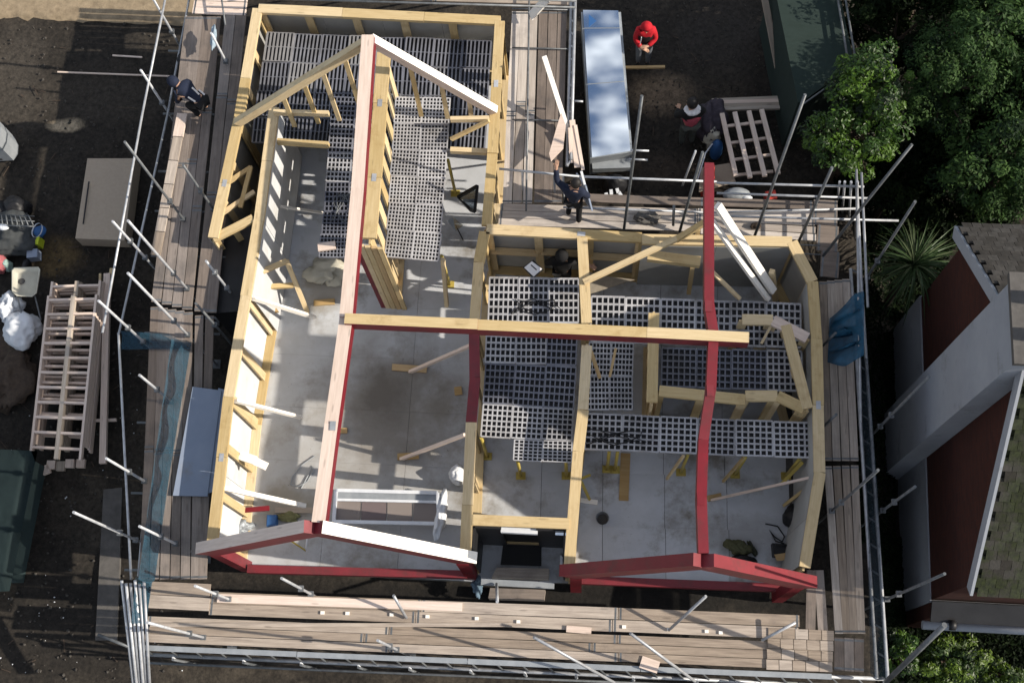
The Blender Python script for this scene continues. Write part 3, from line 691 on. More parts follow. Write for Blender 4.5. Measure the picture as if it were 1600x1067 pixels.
# fabric sheet by the inner wall
prism_o = prism('hessian_sheet', pix([(908, 422), (950, 432), (992, 437), (960, 447), (920, 460)], 1.0), .985, 1.0, mat('hessian', (.30, .27, .22), .9, noise=(.22, .19, .15), scale=12))
tag(prism_o, 'pointed sheet of hessian propped beside the inner wall', 'sheet')
t = thing('drawing_board', 'white paper drawing on a dark board at the deck edge', 'drawing', P(833, 418, 1.6))
c = pix([(831, 408), (847, 420), (834, 432), (819, 418)], 1.8)
prism('board', [offz(q, 0) for q in pix([(833, 406), (849, 421), (833, 435), (817, 418)], 1.78)], 1.765, 1.78, 'black', t)
prism('paper', c, 1.783, 1.79, mat('paper', (.82, .82, .82), .8), t)
c2 = pix([(830, 413), (839, 421), (838, 422.5), (829, 414.5)], 1.8)
prism('ink_line', c2, 1.7905, 1.792, 'black', t)
tube('stand', P(833, 420, .02)*0+Vector((P(833, 420, 1.78).x, P(833, 420, 1.78).y, .02)), P(833, 420, 1.76), .02, 'galvdark', t)

# ------------------------------------------------------------------ porch
t = thing('porch', 'dark membrane lined porch with wooden steps between the two red gables', 'porch', P(815, 880, 0))
def vquad(name, p, h0, h1, th, m, parent):
    a, b = p; a = a.copy(); b = b.copy(); a.z = b.z = (h0+h1)/2
    return beam(name, a, b, th, h1-h0, m, parent)
vquad('back_panel', (P(738, 822, 2.3), P(783, 824, 2.3)), .0, 2.3, .05, 'felt', t)
vquad('back_panel', (P(838, 826, 2.3), P(884, 828, 2.3)), .0, 2.3, .05, 'felt', t)
vquad('side_panel', (P(741, 822, 2.3), P(737, 872, 2.3)), .0, 2.3, .03, 'felt', t)
vquad('side_panel', (P(882, 828, 2.3), P(880, 884, 2.3)), .0, 2.3, .03, 'felt', t)
vquad('opening_shade', (P(781, 819, 2.2), P(842, 821, 2.2)), .0, 2.25, .04, 'black', t)  # no door here: black sheet standing for the dark opening
beam('lintel', P(783, 828, 2.15), P(840, 831, 2.15), .1, .16, 'plastic_white', t)
prism('threshold', pix([(776, 886), (858, 888), (857, 904), (768, 902)], .35), -.1, .35, 'board', t)
prism('step', pix([(766, 918), (852, 921), (850, 936), (763, 934)], .2), -.3, .2, 'greyboard', t)
prism('floor_shade', pix([(786, 850), (846, 852), (846, 884), (782, 882)], .02), .004, .02, 'black', t)  # no mat here: black sheet standing for shade on the porch floor
tag(beam('lead_flashing', P(868, 829, 2.2), P(887, 830, 2.2), .16, .02, 'glass'), 'small crumpled metal flashing at the top of the porch right side', 'flashing')
tag(beam('galvanised_beam', P(752, 909, 1.2), P(866, 915, 1.2), .12, .1, 'steelgrey'), 'dull galvanised beam across the front of the porch steps', 'beam')
tag(tube('tube', P(776, 912, 1.3), P(777, 940, 1.95), .03, 'galv'), 'short upright galvanised tube in front of the porch', 'tube')
blob('plastic_strip', (881, 880), .6, .06, .22, .3, 'plastic_white', 'torn white plastic strip hanging on the right side of the porch', 'plastic strip', seed=31, amp=.5)
blob('rag', (747, 918), 0.2, .1, .16, .1, cloth('blue_rag', (.12, .18, .24)), 'pale blue rag by the left corner of the porch', 'rag', seed=33, amp=.7)

# ------------------------------------------------------------------ scaffolds
def scaffold(label, loc): return thing('scaffold', label, 'scaffold', loc, 'scaffolds round the building')
def standard(t, top, zt, m='galv', zb=GZ-.1):
    p = P(*top, zt); tube('standard', Vector((p.x, p.y, zb)), p, .026, m, t)
    put('coupler', boxmesh(.1, .1, .07, (M['galvdark'],)), Matrix.Translation((p.x, p.y, ZS+.12)), t)
    if zt > 3.5: put('coupler', boxmesh(.09, .11, .07, (M['galvdark'],)), Matrix.Translation((p.x, p.y, 2.95)), t)
    put('base_plate', boxmesh(.2, .2, .02, (M['galvdark'],)), Matrix.Translation((p.x, p.y, zb+.12)), t)
# west
W = scaffold('left scaffold of grey boards with tall tubes beside the dark yard', P(280, 500, GZ))
boards(W, pix([(290, 26), (236, 470), (300, 486), (345, 26)], ZS), ZS, 4, 2.7, 'greyboard')
boards(W, pix([(352, 20), (304, 486), (338, 490), (386, 20)], ZS), ZS+.01, 2, 2.7, 'greyboard')
boards(W, pix([(236, 478), (216, 905), (298, 905), (300, 488)], ZS), ZS, 5, 2.7, 'greyboard')
boards(W, pix([(303, 492), (300, 905), (322, 905), (336, 494)], ZS), ZS+.01, 2, 2.7, 'greyboard')
for i in range(6):
    a, b = lerp(Vector((285, 178)), Vector((243, 400)), i/6), lerp(Vector((285, 178)), Vector((243, 400)), (i+.97)/6)
    beam('toe_board', P(*a, ZS+.12), P(*b, ZS+.12), .2 if i else .22, .045, 'pale' if i == 0 else 'board', W)  # first length paler: a sunlit strip put into its colour
for top, zt in (((240, 0), 3.3), ((220, 110), 3.45), ((176, 346), 4.0), ((154, 470), 4.6), ((218, 586), 4.0), ((166, 716), 4.2), ((115, 800), 5.3), ((218, 822), 4.2)):
    standard(W, top, zt)
for top, zt in (((195, 222), 5.7), ((200, 345), 5.7), ((200, 427), 5.7), ((286, 258), 4.2), ((322, 408), 3.6), ((306, 474), 3.4), ((330, 52), 3.2)):
    standard(W, top, zt, 'galvdark' if R.random() < .35 else 'galv')
for z, a, b in ((ZS-.1, (299, -20), (262, 178)), (ZS-.1, (262, 178), (186, 520)), (ZS-.1, (250, 520), (216, 900)), (2.95, (262, -20), (222, 180)), (2.95, (222, 180), (160, 520)), (2.4, (185, 520), (205, 905))):
    tube('ledger', P(*a, z), P(*b, z), .026, 'galv', W)
for y in (80, 178, 268, 330, 400, 520, 660, 770, 890):
    x = 292-(292-216)*y/900
    tube('transom', P(x-22, y, ZS-.16), P(x+95, y+2, ZS-.16), .026, 'galvdark', W)
tube('pole', P(345, -10, ZS+.3), P(352, 40, ZS+.3), .02, 'galvdark', W)
# south
S = scaffold('front scaffold of sunlit boards below the red gables', P(780, 1000, GZ))
boards(S, pix([(232, 962), (1300, 1005), (1297, 1047), (224, 1003)], ZS), ZS, 3, 3.9, 'board')
boards(S, pix([(236, 908), (330, 912), (328, 955), (233, 950)], ZS), ZS+.045, 2, 1.5, 'board')
boards(S, pix([(330, 924), (1250, 960), (1247, 999), (326, 960)], ZS), ZS+.02, 2, 3.9, 'board')
boards(S, pix([(1200, 980), (1303, 985), (1300, 1050), (1196, 1046)], ZS), ZS+.045, 4, .26, 'board')  # short lengths whose joints stand in for the rail shadow grid
beam('loose_board', P(340, 934, ZS+.05), P(722, 948, ZS+.05), .16, .04, 'pale', S)
beam('loose_board', P(235, 976, ZS+.05), P(800, 976, ZS+.05), .07, .04, 'board', S)
beam('loose_board', P(885, 982, ZS+.05), P(924, 985, ZS+.05), .12, .05, 'pale', S)
# ladder beam under the front edge
for z, y0, y1 in ((ZS-.08, 1012, 1060), (ZS-.5, 1022, 1074)):
    tube('ledger', P(225, y0, z), P(1380, y1, z), .035, 'galv', S)
for i in range(30):
    u = i/29; a = lerp(P(225, 1012, ZS-.08), P(1380, 1060, ZS-.08), u); b = lerp(P(225, 1022, ZS-.5), P(1380, 1074, ZS-.5), min(1, u+.012))
    tube('lattice_bar', a, b, .018, 'galvdark', S)
boards(S, pix([(225, 1007), (1300, 1052), (1300, 1062), (224, 1016)], ZS-.05), ZS-.04, 1, 3.2, 'steelgrey', 'edge_beam', .06)
for x in (270, 380, 470, 560, 640, 735, 820, 900, 990, 1090, 1180, 1290):
    y = 1022+(x-225)*.0425
    p = P(x, y+6, ZS-.1); q = Vector((p.x, p.y, GZ-.1)); tube('standard', q, p, .026, 'galvdark', S)
    q2 = P(x, y+3, ZS-.2); tube('hook', q2, offz(q2, -.3)+Vector((.02, -.05, 0)), .02, 'plastic_white', S)
for z in (.4, 1.1):
    tube('ledger', P(228, 1035, z), P(1370, 1082, z), .024, 'galvdark', S)
for top, zt in (((440, 903), 4.6), ((305, 915), 4.3), ((230, 972), 5.4), ((590, 1000), 4.5)):
    standard(S, top, zt)
for a, za, b, zb in (((960, 1066), 1.9, (834, 995), 3.3), ((1086, 1064), 1.9, (985, 989), 3.4), ((1045, 984), 1.95, (1103, 931), 3.1), ((635, 965), 1.95, (615, 930), 2.6), ((1190, 1000), 1.95, (1243, 972), 2.3)):
    tube('raker', P(*a, za), P(*b, zb), .028, 'galv', S)
for x, y in ((504, 957), (543, 958), (612, 960), (668, 963), (745, 966), (810, 971), (975, 979), (1045, 983), (1104, 986), (1126, 988)):
    put('coupler', boxmesh(.07, .06, .06, (M['white'],)), Matrix.Translation(P(x, y, ZS+.03)), S)
# east
E = scaffold('right scaffold of grey boards next to the neighbouring house', P(1320, 700, GZ))
boards(E, pix([(1280, 440), (1287, 720), (1342, 720), (1328, 435)], ZS), ZS, 4, 2.8, 'board')
boards(E, pix([(1287, 728), (1305, 990), (1352, 990), (1342, 726)], ZS), ZS, 4, 3.2, 'board')
boards(E, pix([(1262, 890), (1256, 1000), (1297, 1000), (1285, 890)], ZS), ZS+.012, 2, 1.4, 'greyboard')
boards(E, pix([(1303, 995), (1303, 1047), (1350, 1050), (1350, 997)], ZS), ZS+.012, 3, 3, 'greyboard')
for x0, x1, z in ((1345, 1362, ZS-.05), (1360, 1379, ZS+.02)):
    tube('ledger', P(x0-16, 420, z), P(x1+8, 1060, z), .035, 'galv', E)
for i in range(17):
    u = i/16
    tube('lattice_bar', lerp(P(1329, 420, ZS-.05), P(1370, 1060, ZS-.05), u), lerp(P(1344, 420, ZS+.02), P(1387, 1060, ZS+.02), min(1, u+.016)), .02, 'galvdark', E)
for top, zt in (((1430, 315), 5.9), ((1476, 896), 6.0), ((1430, 760), 4.5), ((1452, 588), 5.7), ((1372, 734), 6.0)):
    standard(E, top, zt, 'galvdark', -2.4)
tube('raker', P(1385, 1064, 2.2), P(1476, 976, 4.6), .05, 'galvdark', E)
tube('raker', P(1286, 400, 2.2), P(1425, 226, 4.8), .03, 'galvdark', E)
tube('raker', P(1284, 542, 2.0), P(1306, 520, 2.6), .026, 'galvdark', E)
tube('raker', P(1285, 668, 2.0), P(1307, 647, 2.6), .026, 'galvdark', E)
for z, x in ((2.5, 1348), (3.0, 1356)):
    tube('guard_rail', P(x-10, 270, z), P(x, 480, z), .026, 'galv', E)
tube('guard_rail', P(1338, 265, 2.7), P(1345, 660, 2.7), .026, 'galv', E)
# north-east, behind the right wing
N = scaffold('boarded scaffold behind the right wing under four long rails', P(1050, 340, GZ))
boards(N, pix([(782, 318), (1090, 326), (1090, 362), (778, 352)], ZS), ZS, 3, 3.2, 'paleboard')
boards(N, pix([(1090, 326), (1272, 330), (1276, 378), (1090, 365)], ZS), ZS+.012, 4, 2.4, 'paleboard')
boards(N, pix([(1268, 312), (1308, 314), (1312, 436), (1284, 432)], ZS), ZS+.02, 3, 2, 'greyboard')
boards(N, pix([(905, 303), (1270, 316), (1270, 328), (905, 318)], ZS), ZS+.05, 1, 3, 'greyboard')
for a, b, z in (((1120, 286), (1350, 292), 2.9), ((1120, 302), (1358, 310), 2.5), ((1090, 333), (1342, 326), 2.2), ((1130, 338), (1404, 345), 2.3), ((905, 276), (1120, 284), 2.9), ((780, 264), (905, 276), 2.9), ((880, 324), (1100, 332), 2.3)):
    tube('guard_rail', P(*a, z), P(*b, z), .026, 'galv', N)
for a, za, b, zb in (((975, 358), 1.95, (1003, 150), 5.6), ((1062, 362), 1.95, (1098, 238), 4.2), ((1178, 372), 2.0, (1258, 148), 5.2), ((1246, 382), 2.0, (1300, 262), 4.6), ((1052, 352), 2, (1053, 322), 2.6)):
    tube('raker', P(*a, za), P(*b, zb), .03, 'galvdark', N)
for x, y in ((818, 352), (868, 356), (882, 358)):
    tube('standard', P(x, y, GZ), P(x-2, y-85, 2.9), .022, 'galv', N)
for a, b in (((985, 235), (1014, 236)), ((983, 249), (1012, 250)), ((896, 158), (911, 159))): tube('stub', P(*a, 2.4), P(*b, 2.4), .022, 'galv', N)
tube('raker', P(1066, 290, 1.9), P(1087, 236, 3.0), .022, 'galv', N)
for x in (1308, 1316, 1326, 1336): tube('standard', P(x, 300+(x-1300)*2, GZ), P(x+4, 284, 3.2), .024, 'galv', N)
for k, (x, y) in enumerate(((1242, 388), (1242, 402))): tube('stub', P(x, y-6, 2.2), P(x+40, y-4, 2.2), .014, 'galvdark', N)
# middle lane
Mi = scaffold('middle scaffold lane of pale boards between the left wing and the shiny panel', P(840, 180, GZ))
boards(Mi, pix([(800, 18), (784, 318), (832, 318), (840, 18)], ZS), ZS, 3, 2.0, 'paleboard')
boards(Mi, pix([(842, 18), (834, 318), (878, 318), (886, 18)], ZS), ZS+.01, 3, 3.3, 'greyboard')
for a, b, z in (((893, -10), (886, 260), 2.0), ((899, -10), (892, 250), 2.05)):
    tube('ledger', P(*a, z), P(*b, z), .035, 'galv', Mi)
for i in range(14):
    u = i/13; tube('lattice_bar', lerp(P(893, -10, 2.0), P(886, 260, 2.0), u), lerp(P(899, -10, 2.05), P(892, 250, 2.05), min(1, u+.03)), .02, 'galv', Mi)
tube('ledger', P(827, -10, 2.1), P(822, 330, 2.1), .02, 'galvdark', Mi)
for y in (14, 75, 187): tube('transom', P(800, y, ZS+.08), P(893, y+2, ZS+.08), .016, 'galvdark', Mi)
tube('standard', P(888, 232, ZS), P(890, 240, GZ), .026, 'galv', Mi)
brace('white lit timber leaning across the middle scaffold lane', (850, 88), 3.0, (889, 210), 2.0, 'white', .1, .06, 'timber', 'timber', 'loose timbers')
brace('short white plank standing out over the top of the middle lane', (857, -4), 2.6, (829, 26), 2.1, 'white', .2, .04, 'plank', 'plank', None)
tag(prism('leaning_sheet', pix([(877, 176), (884, 196), (880, 232), (861, 252), (858, 240), (868, 205)], 2.4), 2.37, 2.4, 'pale'), 'pointed cream sheet leaning at the edge of the middle lane', 'sheet')
for k, (a, b) in enumerate((((894, 188), (902, 262)), ((899, 196), (911, 266)), ((890, 200), (893, 255)))):
    brace(('cream plank on the outer side', 'cream plank in the centre', 'cream plank on the inner side')[[1, 0, 2][k]]+' of the bundle above the carrying worker', a, 2.2, b, 2.0, 'pale', .07 if k else .12, .04, 'plank', 'plank', 'planks by the carrying worker')
# north strip
Nn = scaffold('strip of scaffold boards along the top edge of the picture', P(600, 0, GZ))
boards(Nn, pix([(300, -45), (895, -22), (893, 8), (300, -8)], ZS), ZS, 4, 3, 'board')
boards(Nn, pix([(305, -8), (388, -6), (384, 26), (300, 22)], ZS), ZS+.02, 3, 3, 'pale')  # paler boards: the sunlit corner put into their colour
for y in (-12, -2): tube('guard_rail', P(400, y, 2.7), P(900, y+14, 2.7), .024, 'galvdark', Nn)
for x in (465, 565, 680, 730, 780): tube('standard', P(x, -4, GZ), P(x+1, -30, 3.0), .024, 'galvdark', Nn)

# netting
def netsheet(label, top, zt, bot, zb, nu=40, nv=8, amp=.06, seed=0, m='net'):
    rr = random.Random(seed); bm = bmesh.new(); g = []
    tp = [P(*q, zt) for q in top]; bp = [P(*q, zb) for q in bot]
    def along(pl, u):
        k = min(int(u*(len(pl)-1)), len(pl)-2); return lerp(pl[k], pl[k+1], u*(len(pl)-1)-k)
    ph = [rr.uniform(0, 6) for _ in range(4)]
    for i in range(nu+1):
        u = i/nu; a, b = along(tp, u), along(bp, u); row = []
        for j in range(nv+1):
            v = j/nv; p = lerp(a, b, v)
            s = math.sin(v*math.pi)*amp
            p = p+Vector((math.sin(u*31+ph[0]+v*2), math.cos(u*23+ph[1]), math.sin(u*17+ph[2])*.4))*s
            row.append(bm.verts.new(p))
        g.append(row)
    for i in range(nu):
        for j in range(nv): bm.faces.new((g[i][j], g[i+1][j], g[i+1][j+1], g[i][j+1]))
    bmesh.ops.solidify(bm, geom=bm.faces[:], thickness=.006)
    return tag(bmobj('debris_net', bm, m, origin=P(*bot[0], zb), smooth=True), label, 'netting', 'blue debris nets')
netsheet('long blue debris net along the left scaffold beside the blue grey sheets', [(268, 530), (244, 700), (216, 905)], 3.2, [(299, 535), (265, 740), (242, 905)], 1.9, 60, 8, .07, 1)
netsheet('small bundle of blue netting tied to the right scaffold', [(1350, 455), (1350, 555)], 2.9, [(1296, 498), (1293, 566)], 2.1, 16, 8, .14, 2, 'netblue')
netsheet('scrap of blue net wrapped round the near left scaffold corner', [(212, 900), (205, 975)], 2.6, [(238, 908), (228, 975)], 1.95, 14, 6, .05, 3)
netsheet('folded blue sheet across the left scaffold where the net begins', [(188, 517), (262, 522)], 2.0, [(190, 546), (298, 545)], 1.95, 14, 6, .04, 4)

netsheet('narrow dull blue net along the outer edge of the right scaffold', [(1356, 560), (1372, 780), (1384, 1058)], 2.5, [(1342, 560), (1354, 780), (1360, 1052)], 1.85, 50, 6, .04, 6, 'netgrey')
# blue grey sheets on west scaffold
for k, (q, z, lab) in enumerate((([(301, 604), (346, 610), (324, 775), (270, 774)], ZS+.09, 'upper blue grey sheet lying on the left scaffold boards'), ([(341, 606), (356, 610), (333, 768), (318, 772)], ZS+.05, 'lower blue grey sheet showing under the upper one on the left scaffold'))):
    tag(prism('sheet', pix(q, z), z-.035, z, 'bluesheet'), lab, 'sheet')
# bundle of tubes at the near left corner
for k in range(6):
    a, b = (190+k*7, 908+R.uniform(-4, 6)), (209+k*5, 1075)
    tag(tube('scaffold_tube', P(*a, 2.6+.03*(k % 2)), P(*b, 1.6+.03*(k % 2)), .03, 'galv'), ('leftmost', 'second from left', 'third from left', 'fourth from left', 'fifth from left', 'rightmost')[k]+' galvanised tube in the bundle at the near left corner', 'tube', 'bundled tubes at the near left corner')
tag(tube('tie_tube', P(153, 991, 2.0), P(201, 1010, 2.0), .03, 'galvdark'), 'dark tube sticking out left across the tube bundle', 'tube')

# ------------------------------------------------------------------ left yard
def stackframe(label, n, z, dx, dy):
    t = thing('timber_frame', label, 'timber frame', P(100, 560, z), 'stacked timber frames')  # open timber frame, one layer of the stack
    c = pix([(73+dx, 436+dy), (148+dx, 434+dy), (122+dx, 694+dy), (44+dx, 690+dy)], z+.3)
    def q(u, v): p = lerp(lerp(c[0], c[1], u), lerp(c[3], c[2], u), v); p.z = z+.08; return p
    for u in (0, 1): beam('side_rail', q(u, 0), q(u, 1), .05, .12, 'pale', t)
    beam('centre_rail', offz(q(.52, 0), .004), offz(q(.52, 1), .004), .09, .11, 'greywood', t)
    for k in range(n): v = (k+.3)/n; beam('rung', offz(q(.02, v), .012), offz(q(.98, v), .012), .05, .09, 'pale', t)
    return t
stackframe('topmost timber frame of the stack in the left yard', 11, .62, -2, 22)
stackframe('second timber frame down the stack, sticking out at its far end', 10, .47, 4, 0)
stackframe('third timber frame down the left yard stack', 9, .32, 8, 2)
stackframe('fourth timber frame down the left yard stack', 9, .17, 12, 6)
stackframe('lowest timber frame of the left yard stack on the ground', 8, .0, 14, 10)
for k, (x, y, ln) in enumerate(((66, 738, 30), (82, 727, 14), (97, 729, 16), (111, 725, 14), (128, 725, 14))):
    block(('tilted pale offcut at the near end of the frame stack', 'leftmost square offcut under the near end of the frame stack', 'thin grey offcut under the frame stack', 'square pale offcut under the frame stack', 'rightmost square offcut under the frame stack')[k], (x, y), GZ, ln/78*1.0, .18, .1, 25 if k == 0 else 90, 'pale' if k != 2 else 'greywood')
brace('long yellow timber standing out beside the frame stack', (168, 428), .3, (161, 724), .25, 'pale', .14, .1, 'timber', 'timber', 'loose timbers')
brace('thin yellow timber left of the long one in the left yard', (157, 428), .1, (154, 582), .1, 'wood', .05, .06, 'timber', 'timber', 'loose timbers')
brace('broken ended timber at the far end of the frame stack', (176, 420), .2, (168, 470), .2, 'wood', .1, .08, 'timber', 'timber', 'loose timbers')
brace('short pale timber lying across under the long yellow one', (146, 657), .02, (182, 656), .02, 'pale', .06, .06, 'timber', 'timber', 'loose timbers')
t = thing('panel_pack', 'flat beige pack of sheets lying on the dark yard', 'panel pack', P(163, 312, GZ))
for k in range(6):
    s = k*.6; z = GZ+.06+.075*k
    prism('sheet', pix([(136+s*0, 247), (210, 247), (194, 375), (117, 372)], .35), z, z+.07, 'beige', t)
beam('strap', P(139, 284, .36), P(130, 350, .36), .03, .012, 'black', t)
for x, y in ((150, 270), (140, 350)): beam('bearer', P(x-15, y, GZ+.04), P(x+50, y, GZ+.04), .08, .07, 'greywood', t)
t = thing('tarpaulin_cover', 'teal tarpaulin covered skip at the left edge of the yard', 'tarpaulin', P(20, 810, GZ))
prism('body', pix([(-60, 706), (38, 712), (0, 900), (-60, 900)], 1.0), GZ, 1.0, 'teal', t)
bm = bmesh.new()
cc = pix([(-60, 697), (54, 702), (10, 922), (-60, 925)], 1.15); gr = []
for i in range(13):
    row = []
    for j in range(13):
        u, v = i/12, j/12; p = lerp(lerp(cc[0], cc[1], u), lerp(cc[3], cc[2], u), v)
        e_ = min(u, 1-u, v, 1-v)
        row.append(bm.verts.new((p.x, p.y, 1.16+.03*min(1, e_*6)+.012*math.sin(i*2.1+j)*(e_ > 0)-(.16 if e_ == 0 else 0))))
    gr.append(row)
for i in range(12):
    for j in range(12): bm.faces.new((gr[i][j], gr[i+1][j], gr[i+1][j+1], gr[i][j+1]))
bmesh.ops.solidify(bm, geom=bm.faces[:], thickness=.012); bmobj('cover', bm, 'teal', t, P(20, 810, GZ), True)
# heap near left edge
blob('rubbish_bag', (32, 332), GZ, .3, .26, .3, 'black', 'black rubbish bag at the top of the heap in the left yard', 'bag', seed=41)
blob('rubbish_bag', (6, 336), GZ, .28, .24, .26, 'black', 'second black rubbish bag cut by the left edge', 'bag', seed=42)
blob('grey_tarp_heap', (28, 372), GZ, .55, .5, .3, cloth('grey_tarp', (.055, .06, .062)), 'grey tarpaulin heap between the black bags and the cream lid', 'tarpaulin', seed=43, amp=.4)
t = thing('pallet_cage', 'dark wire cage lid beside the black bags at the left edge', 'cage', P(20, 350, GZ))
for k in range(7): tube('wire', P(2+k*7, 336, .5), P(4+k*8, 352, .5), .012, 'galvdark', t)
for k in range(3): tube('wire', P(0, 336+k*8, .49), P(54, 338+k*8, .49), .012, 'galvdark', t)
blob('hard_hat', (6, 356), .45, .12, .07, .06, 'plastic_white', 'small white hard hat on the grey tarpaulin heap', 'hard hat', seed=44)
t = thing('blue_tub', 'tilted blue tub with pale rim beside the grey heap', 'tub', P(60, 362, GZ))
bm = bmesh.new(); bmesh.ops.create_cone(bm, cap_ends=True, segments=16, radius1=.1, radius2=.16, depth=.3, matrix=Matrix.Translation(P(62, 362, .1)) @ Matrix.Rotation(.7, 4, 'Y') @ Matrix.Rotation(math.pi, 4, 'X'))
bmobj('body', bm, 'blue', t, P(60, 362, GZ), True)
bm = bmesh.new(); bmesh.ops.create_cone(bm, cap_ends=False, segments=16, radius1=.165, radius2=.17, depth=.03, matrix=Matrix.Translation(P(58, 360, .28)) @ Matrix.Rotation(-.5, 4, 'Y'))
bmobj('rim', bm, 'plastic_white', t, P(60, 362, GZ), True)
block('yellow plastic box in the left yard heap', (60, 382), GZ+.0, .26, .2, .3, -5, 'lime', 'plastic_box', 'box', None)
block('pale blue box just below the yellow one', (57, 402), GZ, .24, .2, .26, 5, 'bluesheet', 'plastic_box', 'box', None)
t = thing('wheelbarrow', 'cream wheelbarrow tray with rounded corners in the left yard', 'wheelbarrow', P(38, 440, GZ))
bm = bmesh.new()
o_ = [(22, 418), (60, 417), (63, 421), (57, 458), (50, 464), (26, 463), (18, 456), (18, 422)]
top = pix(o_, .5); cen = sum(top, Vector())/8
a = [bm.verts.new((p.x, p.y, .5)) for p in top]
b = [bm.verts.new((lerp(cen, p, .93).x, lerp(cen, p, .93).y, .5)) for p in top]
d = [bm.verts.new((lerp(cen, p, .72).x, lerp(cen, p, .72).y, .34)) for p in top]
e2 = [bm.verts.new((lerp(cen, p, .74).x, lerp(cen, p, .74).y, .3)) for p in top]
for r1, r2 in ((a, b), (b, d), (e2, a)):
    for i in range(8): bm.faces.new((r1[i], r1[(i+1) % 8], r2[(i+1) % 8], r2[i]))
bm.faces.new(d); bm.faces.new(e2)
bmobj('tray', bm, 'cream', t, P(38, 440, GZ), True)
for x in (26, 54): tube('handle', P(x, 460, .4), P(x+10, 500, .35), .018, 'galvdark', t)
bm = bmesh.new(); bmesh.ops.create_cone(bm, cap_ends=True, segments=16, radius1=.18, radius2=.18, depth=.07, matrix=Matrix.Translation(P(42, 425, 0)+Vector((0, .1, .02))) @ Matrix.Rotation(math.pi/2, 4, 'Y'))
bmobj('wheel', bm, 'black', t, P(38, 440, GZ), True)
blob('debris', (34, 440), .345, .07, .06, .02, 'concrete', 'dried mortar lump in the wheelbarrow tray', 'mortar', seed=46)
blob('white_bag', (42, 520), GZ, .4, .38, .35, 'plastic_white', 'large white builders bag slumped beside the frame stack', 'bag', seed=47, amp=.35)
blob('white_bag', (24, 488), GZ, .28, .26, .3, 'plastic_white', 'small crumpled white bag above the large one', 'bag', seed=48, amp=.7)
blob('pink_bag', (4, 418), GZ, .2, .2, .25, cloth('pink_plastic', (.4, .12, .13)), 'pinkish bag at the left edge by the wheelbarrow', 'bag', seed=49)
blob('mint_bag', (15, 418), GZ, .1, .12, .2, cloth('mint_plastic', (.3, .42, .38)), 'small mint bag right of the pinkish one', 'bag', seed=50)
t = thing('wheelie_bin', 'grey blue bin with lime rim cut by the left edge', 'bin', P(-2, 210, GZ))
prism('body', pix([(-50, 184), (-6, 184), (1, 198), (0, 212), (-7, 222), (-50, 224)], .9), GZ+.1, .9, 'steelgrey', t)
prism('rim', pix([(-51, 174), (-10, 174), (-2, 188), (-5, 191), (-11, 182), (-51, 182)], .95), .905, .96, 'lime', t)
bm = bmesh.new(); bmesh.ops.create_cone(bm, cap_ends=True, segments=14, radius1=.16, radius2=.16, depth=.08, matrix=Matrix.Translation(P(2, 240, 0)) @ Matrix.Rotation(math.pi/2, 4, 'Y')); bmobj('wheel', bm, 'black', t, P(-2, 210, GZ), True)
for x0, y0, x1, y1, lab in ((90, 113, 275, 120, 'long pale lath lying on the upper left yard'), (176, 87, 222, 90, 'short pale lath above the long one')):
    tag(beam('lath', P(x0, y0, GZ+.04), P(x1, y1, GZ+.04), .035, .03, 'pale'), lab, 'lath', 'laths on the yard')
prism_o = prism('slab', pix([(163, 765), (192, 762), (184, 1000), (150, 1000)], GZ), GZ-.1, GZ+.05, 'concrete'); tag(prism_o, 'narrow concrete strip in the dark yard left of the net', 'slab')
blob('weed_heap', (15, 585), GZ, .5, .7, .12, 'bark', 'low heap of dark wet debris at the left edge', 'heap', seed=53, amp=.8)

# ------------------------------------------------------------------ upper right yard
t = thing('glass_pack', 'long shiny glass panel reflecting sky and clouds in the yard', 'glass panel', P(945, 140, GZ))
q = pix([(911, 16), (966, 17), (985, 236), (925, 246)], .8)
prism('body', pix([(908, 22), (970, 22), (988, 240), (922, 250)], .7), GZ+.1, .775, 'steelgrey', t)
for v0, v1 in ((.0, .125), (.131, .51), (.516, 1.0)):
    u = [lerp(q[0], q[3], v0), lerp(q[1], q[2], v0), lerp(q[1], q[2], v1), lerp(q[0], q[3], v1)]
    prism('glass_sheet', u, .78, .8+.0005, 'glass', t)
s = pix([(920, 23), (932, 33), (920, 43)], .805); prism('sticker', s, .8025, .8065, 'blue', t)
prism('end_board', pix([(924, 248), (985, 243), (985, 262), (926, 264)], .5), .3, .5, 'steelgrey', t)
brace('brown pole lying in front of the red jacketed person', (976, 106), 0, (1039, 105), 0, 'ply', .06, .06, 'pole', 'pole', None)
t = thing('stud_frame', 'open timber frame of four long studs propped over rubble in the upper yard', 'timber rack', P(1170, 220, GZ))  # open frame of studs and rails
for a, b in (((1128, 178), (1150, 276)), ((1148, 176), (1172, 278)), ((1170, 174), (1195, 276)), ((1190, 172), (1216, 272))):
    beam('stud', P(*a, .7), P(*b, .9), .1, .06, 'pale', t)
for a, b in (((1140, 224), (1200, 216)), ((1146, 250), (1206, 242)), ((1150, 274), (1208, 268)), ((1132, 198), (1196, 190))):
    beam('rail', P(*a, .64), P(*b, .64), .06, .05, 'pale', t)
for k, (x0, y0, x1, y1) in enumerate(((1112, 158, 1236, 153), (1116, 161, 1238, 158), (1118, 166, 1236, 163), (1120, 171, 1240, 168))):
    brace(('rearmost', 'second', 'third', 'nearest')[k]+' grey length in the timber stack behind the open frame', (x0, y0), .3+.03*k, (x1, y1), .3, 'greywood' if k != 1 else 'pale', .08, .08, 'timber', 'timber', 'timber stack in the upper yard')
t = thing('green_container', 'dark green flat roofed container beside the trees', 'container', P(1270, 90, GZ))
q = pix([(1206, -40), (1304, -45), (1335, 100), (1320, 112), (1252, 160), (1247, 160)], 2.1)
prism('roof_sheet', q, 2.06, 2.1, 'green', t); cq = sum(q, Vector())/6
